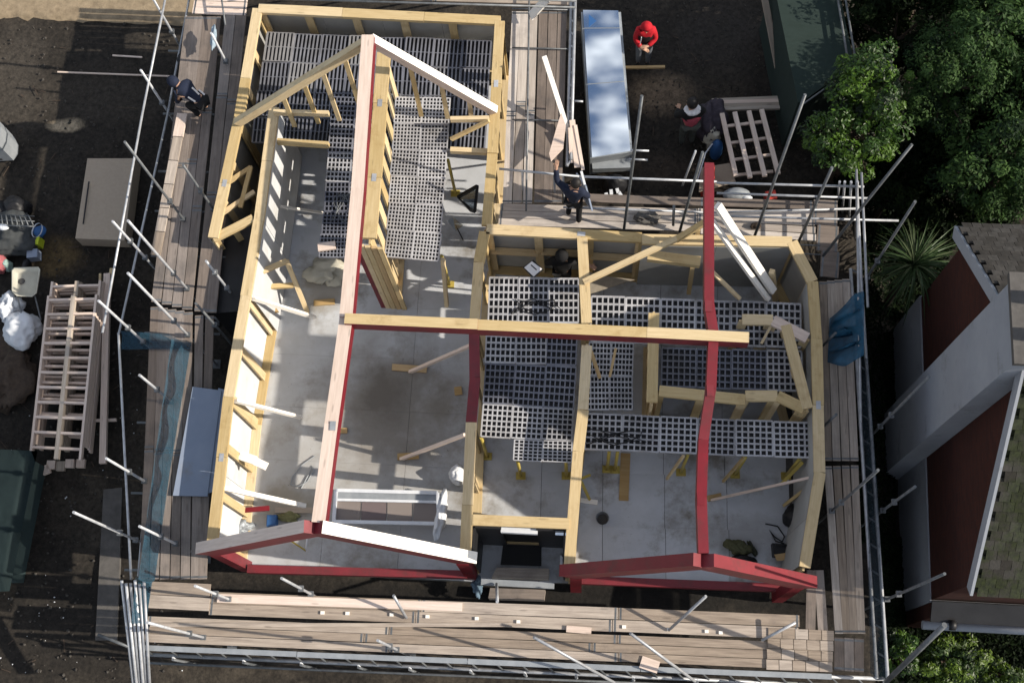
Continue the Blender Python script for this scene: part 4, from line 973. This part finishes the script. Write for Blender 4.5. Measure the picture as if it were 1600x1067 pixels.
prism('body', [lerp(cq, p, .97) for p in q], GZ, 2.05, 'green', t)
for x in (1314, 1326): tube('edge_rail', P(x-8, -20, 2.3), P(x+12, 102, 2.3), .025, 'galvdark', t)
tube('edge_rail', P(1252, 165, 2.15), P(1326, 113, 2.15), .02, 'galvdark', t)
brace('grey plank leaning on the green container', (1194, -5), 1.6, (1222, 140), .3, 'greywood', .14, .05, 'plank', 'plank', None)
blob('blue_barrel', (1117, 243), GZ, .14, .16, .45, 'blue', 'blue drum in the clutter by the open frame', 'drum', seed=61, amp=.05)
t = thing('red_toolbox', 'small red box beside the far end of the red ridge beam', 'box', P(1109, 266, .6))
prism('body', pix([(1101, 258), (1116, 259), (1116, 280), (1101, 280)], .8), GZ, .75, 'orange', t); prism('lid', pix([(1101, 257), (1117, 258), (1117, 281), (1100, 281)], .8), .752, .8, 'orange', t)
tag(prism('plywood_sheet', pix([(1095, 262), (1140, 255), (1150, 285), (1092, 300)], .4), .37, .4, 'beige'), 'beige sheet lying beside the red box', 'sheet')
blob('rubble_bag', (1107, 205), GZ, .3, .45, .5, cloth('dark_plum', (.06, .05, .065)), 'dark plum bag heap between the pink vested person and the frame', 'bag', seed=62, amp=.5)
blob('sack', (1108, 228), GZ, .16, .2, .4, 'cream', 'crumpled cream sack above the blue drum', 'sack', seed=63, amp=.6)
arc_tubes('hose', 'pale hose looping round the blue drum', 'hose', [P(x, y, .4) for x, y in ((1090, 282), (1097, 258), (1102, 240), (1112, 226), (1122, 224))], .018, 'plastic_white')
blob('black_bag', (961, 298), GZ, .26, .2, .4, 'black', 'black rounded sack with white scraps behind the rail', 'sack', seed=64, amp=.12)
for k, (x, y) in enumerate(((955, 301), (965, 299), (948, 306), (969, 304))):
    block('white scrap at the foot of the black rounded sack', (x, y), .3, .07, .12, .03, R.uniform(0, 90), 'plastic_white', 'paper_scrap', 'scrap', 'scraps on the black sack')
t = thing('grey_cover', 'grey glossy dome cover behind the scaffold by the red ridge', 'cover', P(1150, 308, GZ))
blob('dome', (1150, 308), .6, .3, .16, .16, 'steelgrey', None, None, t, seed=65, amp=.08); blob('white_edge', (1166, 311), .7, .12, .05, .08, 'plastic_white', None, None, t, seed=66, amp=.1)
block('crimson bucket shaped box behind the long rails', (1202, 313), .3, .22, .2, .3, 10, 'orange', 'plastic_box', 'box', None)
blob('stone_heap', (1012, 342), ZS+.03, .2, .12, .08, 'concrete', 'grey rubble heap on the boards behind the right wing', 'rubble', seed=67, amp=.7)
blob('stone_heap', (1180, 354), ZS+.03, .1, .06, .06, 'bark', 'small brown lump on the boards right of the red ridge', 'lump', seed=68, amp=.5)
blob('blue_cloth', (335, 62), ZS+.3, .06, .25, .08, cloth('pale_blue', (.3, .38, .45)), 'pale blue cloth hung on the left scaffold tube', 'cloth', seed=70, amp=.5)
blob('black_bag', (291, 96), ZS-.3, .12, .2, .15, 'black', 'black bag at the outer edge of the left scaffold', 'bag', seed=71, amp=.5)

# ------------------------------------------------------------------ neighbouring house
ZB, ZL = -2.25, .27
A_ = P(1437, 462, ZL); B_ = P(1453, 940, ZL)
A_.z = B_.z = 0
uN = (A_-B_).normalized(); uE = Vector((uN.y, -uN.x, 0)); LN = (A_-B_).length; DE = 8.0
t = thing('house', 'neighbouring white and brick house with mossy gable roof and chimney', 'house', (A_+B_)/2)
def hp(n, e, z): p = B_+uN*n+uE*e; return Vector((p.x, p.y, z))
def poly(name, faces, m, parent, sol=0):
    bm = bmesh.new()
    for f in faces: bm.faces.new([bm.verts.new(p) for p in f])
    if sol:
        bmesh.ops.recalc_face_normals(bm, faces=bm.faces); bmesh.ops.solidify(bm, geom=bm.faces[:], thickness=sol)
    return bmobj(name, bm, m, parent, hp(0, 0, 0))
def hbox(name, n0, n1, e0, e1, z0, z1, m):
    c = [hp(n0, e0, 0), hp(n1, e0, 0), hp(n1, e1, 0), hp(n0, e1, 0)]
    return prism(name, c, z0, z1, m, t)
hbox('lower_wall', 0, LN, 0, DE, ZB, ZL, 'render')
EV, AP = 3.62, 7.0
bm = bmesh.new()
prof = [(0.04, ZL+.003), (LN-.04, ZL+.003), (LN-.04, EV), (LN/2, AP), (.04, EV)]
fa = [bm.verts.new(hp(n, .03, z)) for n, z in prof]; fb = [bm.verts.new(hp(n, DE, z)) for n, z in prof]
bm.faces.new(fa); bm.faces.new(fb[::-1])
for i in range(5): bm.faces.new((fa[i], fb[i], fb[(i+1) % 5], fa[(i+1) % 5]))
bmobj('gable_wall', bm, 'brick', t, hp(0, 0, 0))
dN = Vector((0, 0, 0))
def roofpt(side, s, e, off):     # s = 0 at ridge, 1 at eave
    n = LN/2+side*(LN/2+.16)*s; z = AP+.12-(AP-EV+.16)*s
    nrm = (Vector((0, 0, 1))*(LN/2)+uN*side*(AP-EV)).normalized()
    return hp(n, e, z)+nrm*off
for side, nm in ((1, 'roof_slope'), (-1, 'roof_slope')):
    poly(nm, [[roofpt(side, 0, -.12, 0), roofpt(side, 1, -.12, 0), roofpt(side, 1, DE, 0), roofpt(side, 0, DE, 0)]], 'tile' if side == 1 else 'moss', t, .08)
    b0, b1 = roofpt(side, .02, -.16, -.02), roofpt(side, 1.0, -.16, -.02)
    beam('bargeboard', b0, b1, .05, .24, 'render', t)
    rows, cols = (22, 7) if side == 1 else (24, 6)
    for r in range(rows):
        for cidx in range(cols):
            s0, s1 = (r-.1)/rows, (r+1.12)/rows; s0 = max(s0, 0)
            e0 = -.15+cidx*.185+(.09 if r % 2 else 0)
            of_ = .088 if side == 1 else .004
            p0 = roofpt(side, s0, e0+.09, .035+of_); p1 = roofpt(side, s1, e0+.09, .065+of_)
            up = (Vector((0, 0, 1))*(LN/2)+uN*side*(AP-EV)).normalized()
            put('tile', boxmesh((p1-p0).length, .178, .02, (M['tile'] if side == 1 else M['moss'],)), frame(p0, p1, up) @ Matrix.Rotation(R.uniform(-.04, .04), 4, 'Z') @ Matrix.Rotation(R.uniform(-.03, .03), 4, 'X'), t)
# chimney breast on the gable
CN = LN*.5+.36
ch = hbox('chimney', CN-.66, CN+.66, -.42, .02, ZB, 7.45, 'render')
cap = prism('cap', [hp(CN-.74, -.5, 0), hp(CN+.74, -.5, 0), hp(CN+.74, .5, 0), hp(CN-.74, .5, 0)], 7.453, 7.56, 'concrete', ch)
for k in (-.3, .3):
    bm = bmesh.new(); bmesh.ops.create_cone(bm, cap_ends=True, segments=12, radius1=.13, radius2=.1, depth=.4, matrix=Matrix.Translation(hp(CN+k, .15, 7.76)))
    bmobj('pot', bm, 'brick', ch, hp(CN, 0, 7.5), True)
hbox('chimney_return', CN-.6, CN+.6, .025, .45, AP-1.6, 7.449, 'render')
# lean-to with gutter south of the gable
hbox('lean_to', -.3, -.01, .02, DE, ZB, ZL, 'brick')
poly('lean_to_roof', [[hp(-.4, -.05, .4), hp(0, -.05, .6), hp(0, DE, .6), hp(-.4, DE, .4)]], 'felt', t, .05)
g0, g1 = hp(-.47, -.2, .4), hp(-.47, DE, .4); tube('gutter', g0, g1, .085, 'render', t)
tube('gutter_bracket', hp(-.45, .3, .48), hp(-.45, .42, .48), .1, 'black', t)
g0, g1 = roofpt(1, 1.02, -.1, .0), roofpt(1, 1.02, DE, 0); tube('gutter', g0, g1, .06, 'galvdark', t)

# ------------------------------------------------------------------ vegetation
def leafmat(n, c, rough=.42, spec=.35, k=.62):
    c = tuple(x*k for x in c); m = mat(n, c, rough, noise=tuple(x*.55 for x in c), scale=1.6, world=True, spec=spec, trans=.3)
    return m
DK = dict(rough=.65, spec=.08, k=.42)
LM = {
 'bright': [leafmat('leaf_bright', (.15, .30, .03)), leafmat('leaf_mid', (.06, .14, .022)), leafmat('leaf_deep', (.022, .05, .016))],
 'sage': [leafmat('leaf_sage', (.085, .16, .045), rough=.55, spec=.15, k=.85), leafmat('leaf_sage_mid', (.05, .105, .03), rough=.55, spec=.15, k=.8), leafmat('leaf_sage_deep', (.02, .042, .02), rough=.6, spec=.1, k=.75)],
 'dark': [leafmat('leaf_dark', (.035, .065, .02), **DK), leafmat('leaf_darker', (.02, .042, .014), **DK), leafmat('leaf_darkest', (.012, .025, .01), **DK)],
 'lime': [leafmat('leaf_lime', (.19, .31, .035)), leafmat('leaf_lime_mid', (.075, .14, .03)), leafmat('leaf_lime_deep', (.03, .065, .018))],
}
def tree(name, label, px, zc, rx, ry, rz, n, leaf, kind, cat='tree', group='trees and shrubs on the right', seed=0, clumps=26, long=2.0):
    rr = random.Random(seed); c = P(*px, zc); GB = gz(c.x)
    clumps = int(clumps*1.5); n = int(n*1.15)
    t = thing(name, label, cat, Vector((c.x, c.y, GB)), group)
    bm = bmesh.new()
    def seg(a, b, ra, rb):
        d = (b-a).normalized(); s = d.cross(Vector((.3, .9, .2))).normalized(); u = d.cross(s); r0 = []; r1 = []
        for k in range(6):
            an = k*math.pi/3; o = s*math.cos(an)+u*math.sin(an); r0.append(bm.verts.new(a+o*ra)); r1.append(bm.verts.new(b+o*rb))
        for k in range(6): bm.faces.new((r0[k], r0[(k+1) % 6], r1[(k+1) % 6], r1[k]))
    base = Vector((c.x, c.y, GB-.05)); mid = Vector((c.x+rr.uniform(-.15, .15), c.y+rr.uniform(-.15, .15), max(GB+.3, zc-rz*.4)))
    seg(base, mid, .13*max(rx, .6), .09*max(rx, .6))
    cl = []
    for k in range(clumps):
        v = Vector((rr.gauss(0, 1), rr.gauss(0, 1), rr.gauss(0, 1))).normalized()*rr.uniform(.25, 1.12)**.6
        q = Vector((c.x+v.x*rx, c.y+v.y*ry, max(GB+.15, zc+v.z*rz))); cl.append((q, rr.uniform(.12, .40), rr.choice((0, 0, 1, 1, 2))))
        if k < 14: seg(mid, q, .035*max(rx, .5), .012)
    bmobj('trunk', bm, 'bark', t, base)
    vs, fs, mi = [], [], []
    for k in range(n):
        q, cr, cm = cl[rr.randrange(len(cl))]
        d = Vector((rr.gauss(0, 1), rr.gauss(0, 1), rr.gauss(0, 1))); d.normalize()
        p = q+Vector((d.x*rx, d.y*ry, d.z*rz*.8))*cr*rr.uniform(.3, 1)**.5
        nrm = (d*.8+Vector((rr.uniform(-.7, .7), rr.uniform(-.7, .7), rr.uniform(.2, 1.2)))).normalized()
        a = nrm.cross(Vector((rr.uniform(-1, 1), rr.uniform(-1, 1), rr.uniform(-.3, .3)))).normalized(); b = nrm.cross(a)
        s = leaf*rr.uniform(.6, 1.3); i = len(vs)
        vs += [p-a*s*long*.5, p+b*s*.42, p+a*s*long*.5+nrm*s*-.15, p-b*s*.42]; fs.append((i, i+1, i+2, i+3))
        mi.append(cm if rr.random() < .75 else rr.choice((0, 1, 2)))
    me = bpy.data.meshes.new('crown'); me.from_pydata([v-base for v in vs], [], fs)
    for m in LM[kind]: me.materials.append(m)
    me.polygons.foreach_set('material_index', mi)
    put('crown', me, Matrix.Translation(base), t)
    return t
tree('glossy_shrub', 'bright glossy shrub beside the green container', (1362, 135), 2.9, .75, .7, .9, 6500, .05, 'bright', 'shrub', seed=1, clumps=34)
tree('glossy_shrub', 'bright glossy shrub spilling below the first towards the rails', (1335, 205), 2.2, .85, .85, .9, 7500, .05, 'bright', 'shrub', seed=2, clumps=36)
tree('conifer', 'pale sage conifer column behind the glossy shrubs', (1487, 120), 2.5, .8, 1.0, 1.3, 12000, .04, 'sage', seed=3, clumps=50)
tree('conifer', 'lower sage bush under the pale conifer', (1455, 165), 1.3, .6, .6, .9, 6000, .04, 'sage', 'bush', seed=4, clumps=30)
tree('evergreen_tree', 'big dark evergreen filling the top right corner', (1560, 50), 2.6, 1.2, 1.4, 1.5, 12000, .06, 'sage', seed=5, clumps=60)
tree('evergreen_tree', 'dark tree at the right edge above the slate roof', (1575, 250), 1.9, 1.2, 1.1, 1.3, 11000, .055, 'sage', seed=6, clumps=46)
tree('evergreen_tree', 'dark tree behind the glossy shrubs at the top', (1410, 40), 1.7, 1.0, 1.0, 1.4, 9000, .05, 'dark', seed=7, clumps=44)
tree('dark_shrub', 'low dark shrub between the conifer and the slate roof', (1480, 260), .3, 1.1, .7, .8, 8000, .05, 'dark', 'shrub', seed=8, clumps=36)
tree('dark_shrub', 'low dark shrub below the glossy shrubs by the long pole', (1395, 290), .3, .8, .6, .6, 6000, .05, 'dark', 'shrub', seed=9, clumps=30)
tree('evergreen_tree', 'added dark tree outside the top right corner', (1700, 120), 2.4, 1.4, 1.8, 1.8, 9000, .07, 'dark', seed=10, clumps=50)  # added mostly out of view to shade the upper yard
tree('evergreen_tree', 'added dark tree above the top edge right of the green container', (1470, -90), 2.8, 1.3, 1.2, 1.7, 9000, .065, 'dark', seed=12, clumps=50)  # also added beyond the view for its shade
tree('lime_bush', 'lime green bush in the bottom right corner by the thick tube', (1482, 1035), -1.0, .75, .5, .6, 7000, .045, 'lime', 'bush', seed=13, clumps=40)
tree('lime_bush', 'small lime bush against the foot of the right scaffold', (1408, 1022), -.3, .35, .4, .5, 3000, .045, 'bright', 'bush', seed=14, clumps=22)
tree('lime_bush', 'yellow green shrub at the right edge below the gutter', (1570, 1050), -1.5, .5, .35, .4, 2500, .045, 'lime', 'bush', seed=15, clumps=20)
for k, (q, z_, lb) in enumerate((((1425, 235), .6, 'dark low shrub filling the gap under the glossy shrubs'), ((1530, 170), .8, 'dark shrub between the conifer and the right edge'), ((1440, 335), -.3, 'dark shrub above the spiky yucca'), ((1535, 310), -.2, 'dark shrub just above the slate roof'), ((1390, -10), .8, 'dark shrub at the top edge beside the green container'), ((1590, 150), .8, 'dark shrub against the right edge of the wood'))):
    tree('dark_shrub', lb, q, z_, .9, .8, .7, 5000, .06, 'dark', 'shrub', seed=100+k, clumps=30)
# ground cover on the right
def cover(name, label, regs, m):
    vs, fs, mi = [], [], []
    for (x0, y0, x1, y1, n, sz, hgt) in regs:
        for _ in range(n):
            p = PG(R.uniform(x0, x1), R.uniform(y0, y1), .02)+Vector((0, 0, R.uniform(0, hgt)))
            nrm = Vector((R.uniform(-.8, .8), R.uniform(-.8, .8), 1)).normalized(); a = nrm.cross(Vector((R.uniform(-1, 1), R.uniform(-1, 1), 0))).normalized(); b = nrm.cross(a)
            s = sz*R.uniform(.6, 1.3); i = len(vs)
            vs += [p-a*s, p+b*s*.4, p+a*s, p-b*s*.4]; fs.append((i, i+1, i+2, i+3)); mi.append(R.choice((0, 1, 2, 2)))
    me = bpy.data.meshes.new(name); me.from_pydata(vs, [], fs)
    for k in LM[m]: me.materials.append(k)
    me.polygons.foreach_set('material_index', mi)
    return stuff(tag(put(name, me, Matrix()), label, 'undergrowth'))
cover('undergrowth', 'dark undergrowth and ivy on the ground beneath the trees', [(1300, -60, 1700, 330, 16000, .06, .35), (1345, 330, 1480, 500, 5000, .06, .25)], 'dark')
cover('grass', 'rough dark grass between the right scaffold and the house', [(1375, 840, 1500, 1090, 9000, .06, .12), (1480, 960, 1660, 1090, 6000, .06, .12), (1340, 480, 1400, 850, 3000, .05, .08)], 'dark')
# yucca
def leafblade(l, wd, droop):
    bm = bmesh.new(); rows = []
    for k in range(7):
        u = k/6; x = l*u*(1-.12*droop*u); z = l*(.55*u-droop*u*u); ww = wd*(.35+1.5*u if u < .35 else 1.0)*(1-u)**.6
        rows.append((bm.verts.new((x, -ww/2, z+.006)), bm.verts.new((x, 0, z-.01)), bm.verts.new((x, ww/2, z+.006))))
    for a, b in zip(rows, rows[1:]):
        bm.faces.new((a[0], b[0], b[1], a[1])); bm.faces.new((a[1], b[1], b[2], a[2]))
    me = bpy.data.meshes.new('leaf'); bm.to_mesh(me); bm.free(); return me
yp = P(1425, 418, 1.3)
yp = P(1425, 418, .6)
t = thing('yucca', 'spiky yucca with long arching pale edged leaves by the brick gable', 'yucca', Vector((yp.x, yp.y, gz(yp.x))))
tube('trunk', Vector((yp.x, yp.y, gz(yp.x))), yp, .08, 'bark', t)
ym = [leafmat('yucca_green', (.10, .17, .07), .35), leafmat('yucca_pale', (.22, .28, .15), .35)]
ms_ = []
for k in range(6):
    me = leafblade(.75+.12*k, .06, (.5, .7, .95, .6, .8, 1.1)[k]); me.materials.append(ym[0 if k % 3 else 1]); ms_.append(me)
for k in range(120):
    mw = Matrix.Translation(yp+Vector((0, 0, R.uniform(-.1, .15)))) @ Matrix.Rotation(k*2.39996, 4, 'Z') @ Matrix.Rotation(-R.uniform(-.15, .9), 4, 'Y')
    put('leaf', R.choice(ms_), mw, t)

# ------------------------------------------------------------------ people
def skinmesh(name, verts, edges, rad, m, root=0, sub=2):
    me = bpy.data.meshes.new(name); me.from_pydata(verts, edges, [])
    o = bpy.data.objects.new(name, me); C.objects.link(o)
    sm = o.modifiers.new('s', 'SKIN'); sm.use_smooth_shade = True
    for i, r in enumerate(rad): me.skin_vertices[0].data[i].radius = (r, r)
    me.skin_vertices[0].data[root].use_root = True
    ss = o.modifiers.new('u', 'SUBSURF'); ss.levels = sub
    dg = bpy.context.evaluated_depsgraph_get()
    out = bpy.data.meshes.new_from_object(o.evaluated_get(dg)); bpy.data.objects.remove(o)
    out.materials.clear(); out.materials.append(m)
    for p in out.polygons: p.use_smooth = True
    return out
BASE = dict(pelvis=(0, 0, .95), waist=(0, 0, 1.1), chest=(0, 0, 1.3), neck=(0, .01, 1.47), head=(0, .03, 1.6), crown=(0, .02, 1.69),
            shl=(-.17, 0, 1.41), shr=(.17, 0, 1.41), ell=(-.25, -.02, 1.14), elr=(.25, -.02, 1.14), wrl=(-.27, .06, .9), wrr=(.27, .06, .9),
            hal=(-.27, .09, .82), har=(.27, .09, .82), hil=(-.09, 0, .92), hir=(.09, 0, .92), knl=(-.1, .03, .5), knr=(.1, .03, .5),
            anl=(-.1, 0, .1), anr=(.1, 0, .1), tol=(-.11, .16, .035), tor=(.11, .16, .035))
RAD = dict(pelvis=.125, waist=.115, chest=.135, neck=.055, head=.092, crown=.07, sh=.07, el=.043, wr=.03, ha=.036, hi=.09, kn=.058, an=.04, to=.035)
def person(label, foot, z, yaw, pose, jacket, trousers, extra=(), boots=(.02, .018, .016), scale=1.0):
    J = dict(BASE); J.update(pose)
    ks = list(J); idx = {k: i for i, k in enumerate(ks)}
    c = P(*foot, z); c.z = z
    t = thing('person', label, 'person', c, 'people on the site')
    mw = Matrix.Translation(c) @ Matrix.Rotation(math.radians(yaw), 4, 'Z') @ Matrix.Scale(scale, 4)
    ed = [('pelvis', 'waist'), ('waist', 'chest'), ('chest', 'neck'), ('neck', 'head'), ('head', 'crown')]
    for s in 'lr': ed += [('chest', 'sh'+s), ('sh'+s, 'el'+s), ('el'+s, 'wr'+s), ('wr'+s, 'ha'+s), ('pelvis', 'hi'+s), ('hi'+s, 'kn'+s), ('kn'+s, 'an'+s), ('an'+s, 'to'+s)]
    def rad(k): return RAD.get(k, RAD.get(k[:-1], .05))
    V = [Vector(J[k]) for k in ks]; Rr = [rad(k) for k in ks]; E_ = [(idx[a], idx[b]) for a, b in ed]
    for s in 'lr':                         # five fingers on each hand
        h, wv = Vector(J['ha'+s]), Vector(J['wr'+s]); d = (h-wv).normalized(); sd_ = d.cross(Vector((0, 0, 1)));
        sd_ = Vector((1, 0, 0)) if sd_.length < .2 else sd_.normalized(); pn = sd_.cross(d)
        for k, (o_, l_) in enumerate(((-.030, .07), (-.010, .082), (.010, .078), (.030, .06))):
            a = h+d*.02+sd_*o_; b = a+d*l_*.55-pn*.006; e = b+d*l_*.4-pn*.03
            i = len(V); V += [a, b, e]; Rr += [.011, .009, .007]; E_ += [(idx['ha'+s], i), (i, i+1), (i+1, i+2)]
        a = h-d*.015-sd_*.045; b = a-sd_*.02+d*.035; i = len(V); V += [a, b]; Rr += [.012, .009]; E_ += [(idx['ha'+s], i), (i, i+1)]
    me = skinmesh('body', V, E_, Rr, M['skin'], 0, 1)
    bm = bmesh.new(); bm.from_mesh(me)
    hd, nk = Vector(J['head']), Vector(J['neck']); up = (hd-nk).normalized(); fw = Vector((0, 1, 0)); fw = (fw-up*fw.dot(up)).normalized(); rt = fw.cross(up)
    def ball(p, r, mi=0):
        ret = bmesh.ops.create_icosphere(bm, subdivisions=1, radius=r, matrix=Matrix.Translation(p))
        for v in ret['verts']:
            for f in v.link_faces: f.material_index = mi; f.smooth = True
    ball(hd+fw*.093, .018); ball(hd+rt*.092, .024); ball(hd-rt*.092, .024)
    for s in (-1, 1): ball(hd+fw*.082+rt*.033*s+up*.02, .012, 1)
    ball(hd+fw*.08-up*.045, .016, 2)
    bm.to_mesh(me); bm.free(); me.materials.append(M['hair']); me.materials.append(cloth('lips', (.3, .1, .08)))
    put('body', me, mw, t)
    def sub(name, keys, edges, add, m):
        kk = [k for k in keys]; ii = {k: i for i, k in enumerate(kk)}
        put(name, skinmesh(name, [Vector(J[k]) for k in kk], [(ii[a], ii[b]) for a, b in edges], [rad(k)+add for k in kk], m, 0, 1), mw, t)
    je = [('pelvis', 'waist'), ('waist', 'chest'), ('chest', 'neck')]
    for s in 'lr': je += [('chest', 'sh'+s), ('sh'+s, 'el'+s), ('el'+s, 'wr'+s)]
    sub('jacket', ['pelvis', 'waist', 'chest', 'neck', 'shl', 'ell', 'wrl', 'shr', 'elr', 'wrr'], je, .022, jacket)
    te = []
    for s in 'lr': te += [('pelvis', 'hi'+s), ('hi'+s, 'kn'+s), ('kn'+s, 'an'+s)]
    sub('trousers', ['pelvis', 'hil', 'knl', 'anl', 'hir', 'knr', 'anr'], te, .016, trousers)
    bmt = cloth('boot', boots)
    for s in 'lr': sub('boot', ['an'+s, 'to'+s], [('an'+s, 'to'+s)], .014, bmt)
    for e in extra:
        kind, m = e[0], e[1]
        if kind in ('hair', 'hood', 'beanie'):
            bm = bmesh.new(); bmesh.ops.create_uvsphere(bm, u_segments=16, v_segments=10, radius=.108 if kind == 'hair' else .125)
            for v in list(bm.verts):
                if v.co.y > .045 and v.co.z < .045: v.co.y = .045
                v.co.z *= 1.12
            q = up.rotation_difference(Vector((0, 0, 1))).inverted()
            bmesh.ops.rotate(bm, verts=bm.verts, cent=(0, 0, 0), matrix=q.to_matrix())
            bmesh.ops.translate(bm, verts=bm.verts, vec=hd+up*.03-fw*.012)
            me2 = bpy.data.meshes.new(kind); bm.to_mesh(me2); bm.free(); me2.materials.append(m)
            for p in me2.polygons: p.use_smooth = True
            put(kind, me2, mw, t)
        elif kind == 'vest':
            sub('vest', ['pelvis', 'waist', 'chest', 'neck', 'shl', 'shr'], [('pelvis', 'waist'), ('waist', 'chest'), ('chest', 'neck'), ('chest', 'shl'), ('chest', 'shr')], .032, m)
        elif kind == 'scarf':
            bm = bmesh.new(); bmesh.ops.create_uvsphere(bm, u_segments=14, v_segments=8, radius=1)
            nk2 = Vector(J['neck']); bmesh.ops.scale(bm, verts=bm.verts, vec=(.17, .13, .06)); bmesh.ops.translate(bm, verts=bm.verts, vec=nk2)
            me2 = bpy.data.meshes.new('scarf'); bm.to_mesh(me2); bm.free(); me2.materials.append(m); put('scarf', me2, mw, t)
        elif kind == 'stripe':
            a, b = Vector(e[2]), Vector(e[3]); me2 = boxmesh((b-a).length, .035, .012, (m,)); put('stripe', me2, mw @ frame(a, b), t)
    return t
navy = cloth('navy_cloth', (.012, .018, .04)); blk = cloth('black_cloth', (.010, .010, .011)); red_ = cloth('red_cloth', (.50, .012, .022))
grey_ = cloth('grey_denim', (.12, .13, .15)); pink = cloth('pink_vest', (.55, .10, .14)); whitec = cloth('white_cloth', (.7, .68, .68)); greyt = cloth('dull_grey_cloth', (.09, .10, .09))
person('person in a red hooded jacket and dark vest with arms folded in the yard', (1004, 100), GZ, 180,
       dict(shl=(-.15, 0, 1.41), shr=(.15, 0, 1.41), ell=(-.215, .06, 1.16), elr=(.205, .05, 1.14), wrl=(-.05, .22, 1.12), wrr=(.08, .24, 1.08), hal=(.03, .23, 1.13), har=(0, .26, 1.06), head=(0, .07, 1.6), crown=(0, .05, 1.69)), red_, grey_,
       (('hood', red_), ('vest', blk), ('stripe', M['plastic_white'], (.09, .16, 1.38), (.11, .19, 1.16))), scale=1.08)
person('person in a pink vest and white scarf beside the open frame', (1072, 226), GZ, 8,
       dict(ell=(-.27, .08, 1.16), elr=(.26, .1, 1.16), wrl=(-.18, .28, 1.02), wrr=(.18, .3, 1.04), hal=(-.16, .35, 1.0), har=(.16, .37, 1.02), head=(0, .07, 1.59), crown=(0, .07, 1.68)), blk, greyt,
       (('hair', M['hair']), ('vest', pink), ('scarf', whitec)), scale=1.15)
person('crouching person in navy jacket with white stripes on the left scaffold', (318, 176), ZS+.02, 60,
       dict(pelvis=(0, -.12, .62), waist=(0, .0, .74), chest=(0, .18, .86), neck=(0, .33, .94), head=(0, .44, .97), crown=(0, .52, .99), shl=(-.17, .24, .9), shr=(.17, .24, .9),
            ell=(-.24, .3, .64), elr=(.24, .3, .64), wrl=(-.18, .42, .44), wrr=(.18, .42, .44), hal=(-.16, .47, .37), har=(.16, .47, .37), hil=(-.1, -.12, .6), hir=(.1, -.12, .6),
            knl=(-.14, .2, .44), knr=(.14, .18, .44), anl=(-.12, -.02, .1), anr=(.12, -.04, .1), tol=(-.13, .14, .035), tor=(.13, .12, .035)), navy, blk,
       (('beanie', navy), ('stripe', whitec, (-.1, -.12, .79), (-.12, .02, .90)), ('stripe', whitec, (.08, -.1, .80), (.1, .06, .93)), ('stripe', whitec, (.15, -.18, .72), (.17, -.02, .78))), scale=.98)
wd_ = person('person in navy clothes carrying a grey sheet on the scaffold behind the right wing', (897, 340), ZS+.02, -12,
       dict(ell=(-.36, .08, 1.52), wrl=(-.40, .22, 1.76), hal=(-.40, .27, 1.83), elr=(.27, .02, 1.16), wrr=(.25, .16, .96), har=(.25, .2, .88), knl=(-.12, .12, .5), anl=(-.12, .0, .1), tol=(-.13, .16, .035),
            head=(.02, .06, 1.6), crown=(.02, .05, 1.69), anr=(.12, -.12, .1), tor=(.13, .04, .035)), navy, blk, (('hair', M['hair']),))
t = thing('carried_sheet', 'pale grey sheet held upright by the worker in navy', 'sheet', P(916, 318, ZS))
a, b = P(918, 325, 2.35), P(908, 287, 2.75)
beam('sheet_face', offz(a, .2), offz(b, .2), .03, .75, 'bluesheet', t); beam('white_edge', offz(a, .6), offz(b, .6), .045, .03, 'plastic_white', t)
person('person in black hooded top standing behind the centre deck', (879, 447), .02, -4,
       dict(elr=(.36, .10, 1.22), wrr=(.5, .0, 1.28), har=(.56, -.04, 1.32), ell=(-.29, .02, 1.16), wrl=(-.2, .18, 1.0), hal=(-.18, .24, .95)), blk, blk, (('beanie', blk),), scale=1.12)

for o in bpy.data.objects:
    if o.type == 'EMPTY' and not o.children and not o.get('kind'): print('EMPTY WITHOUT PARTS', o.name)
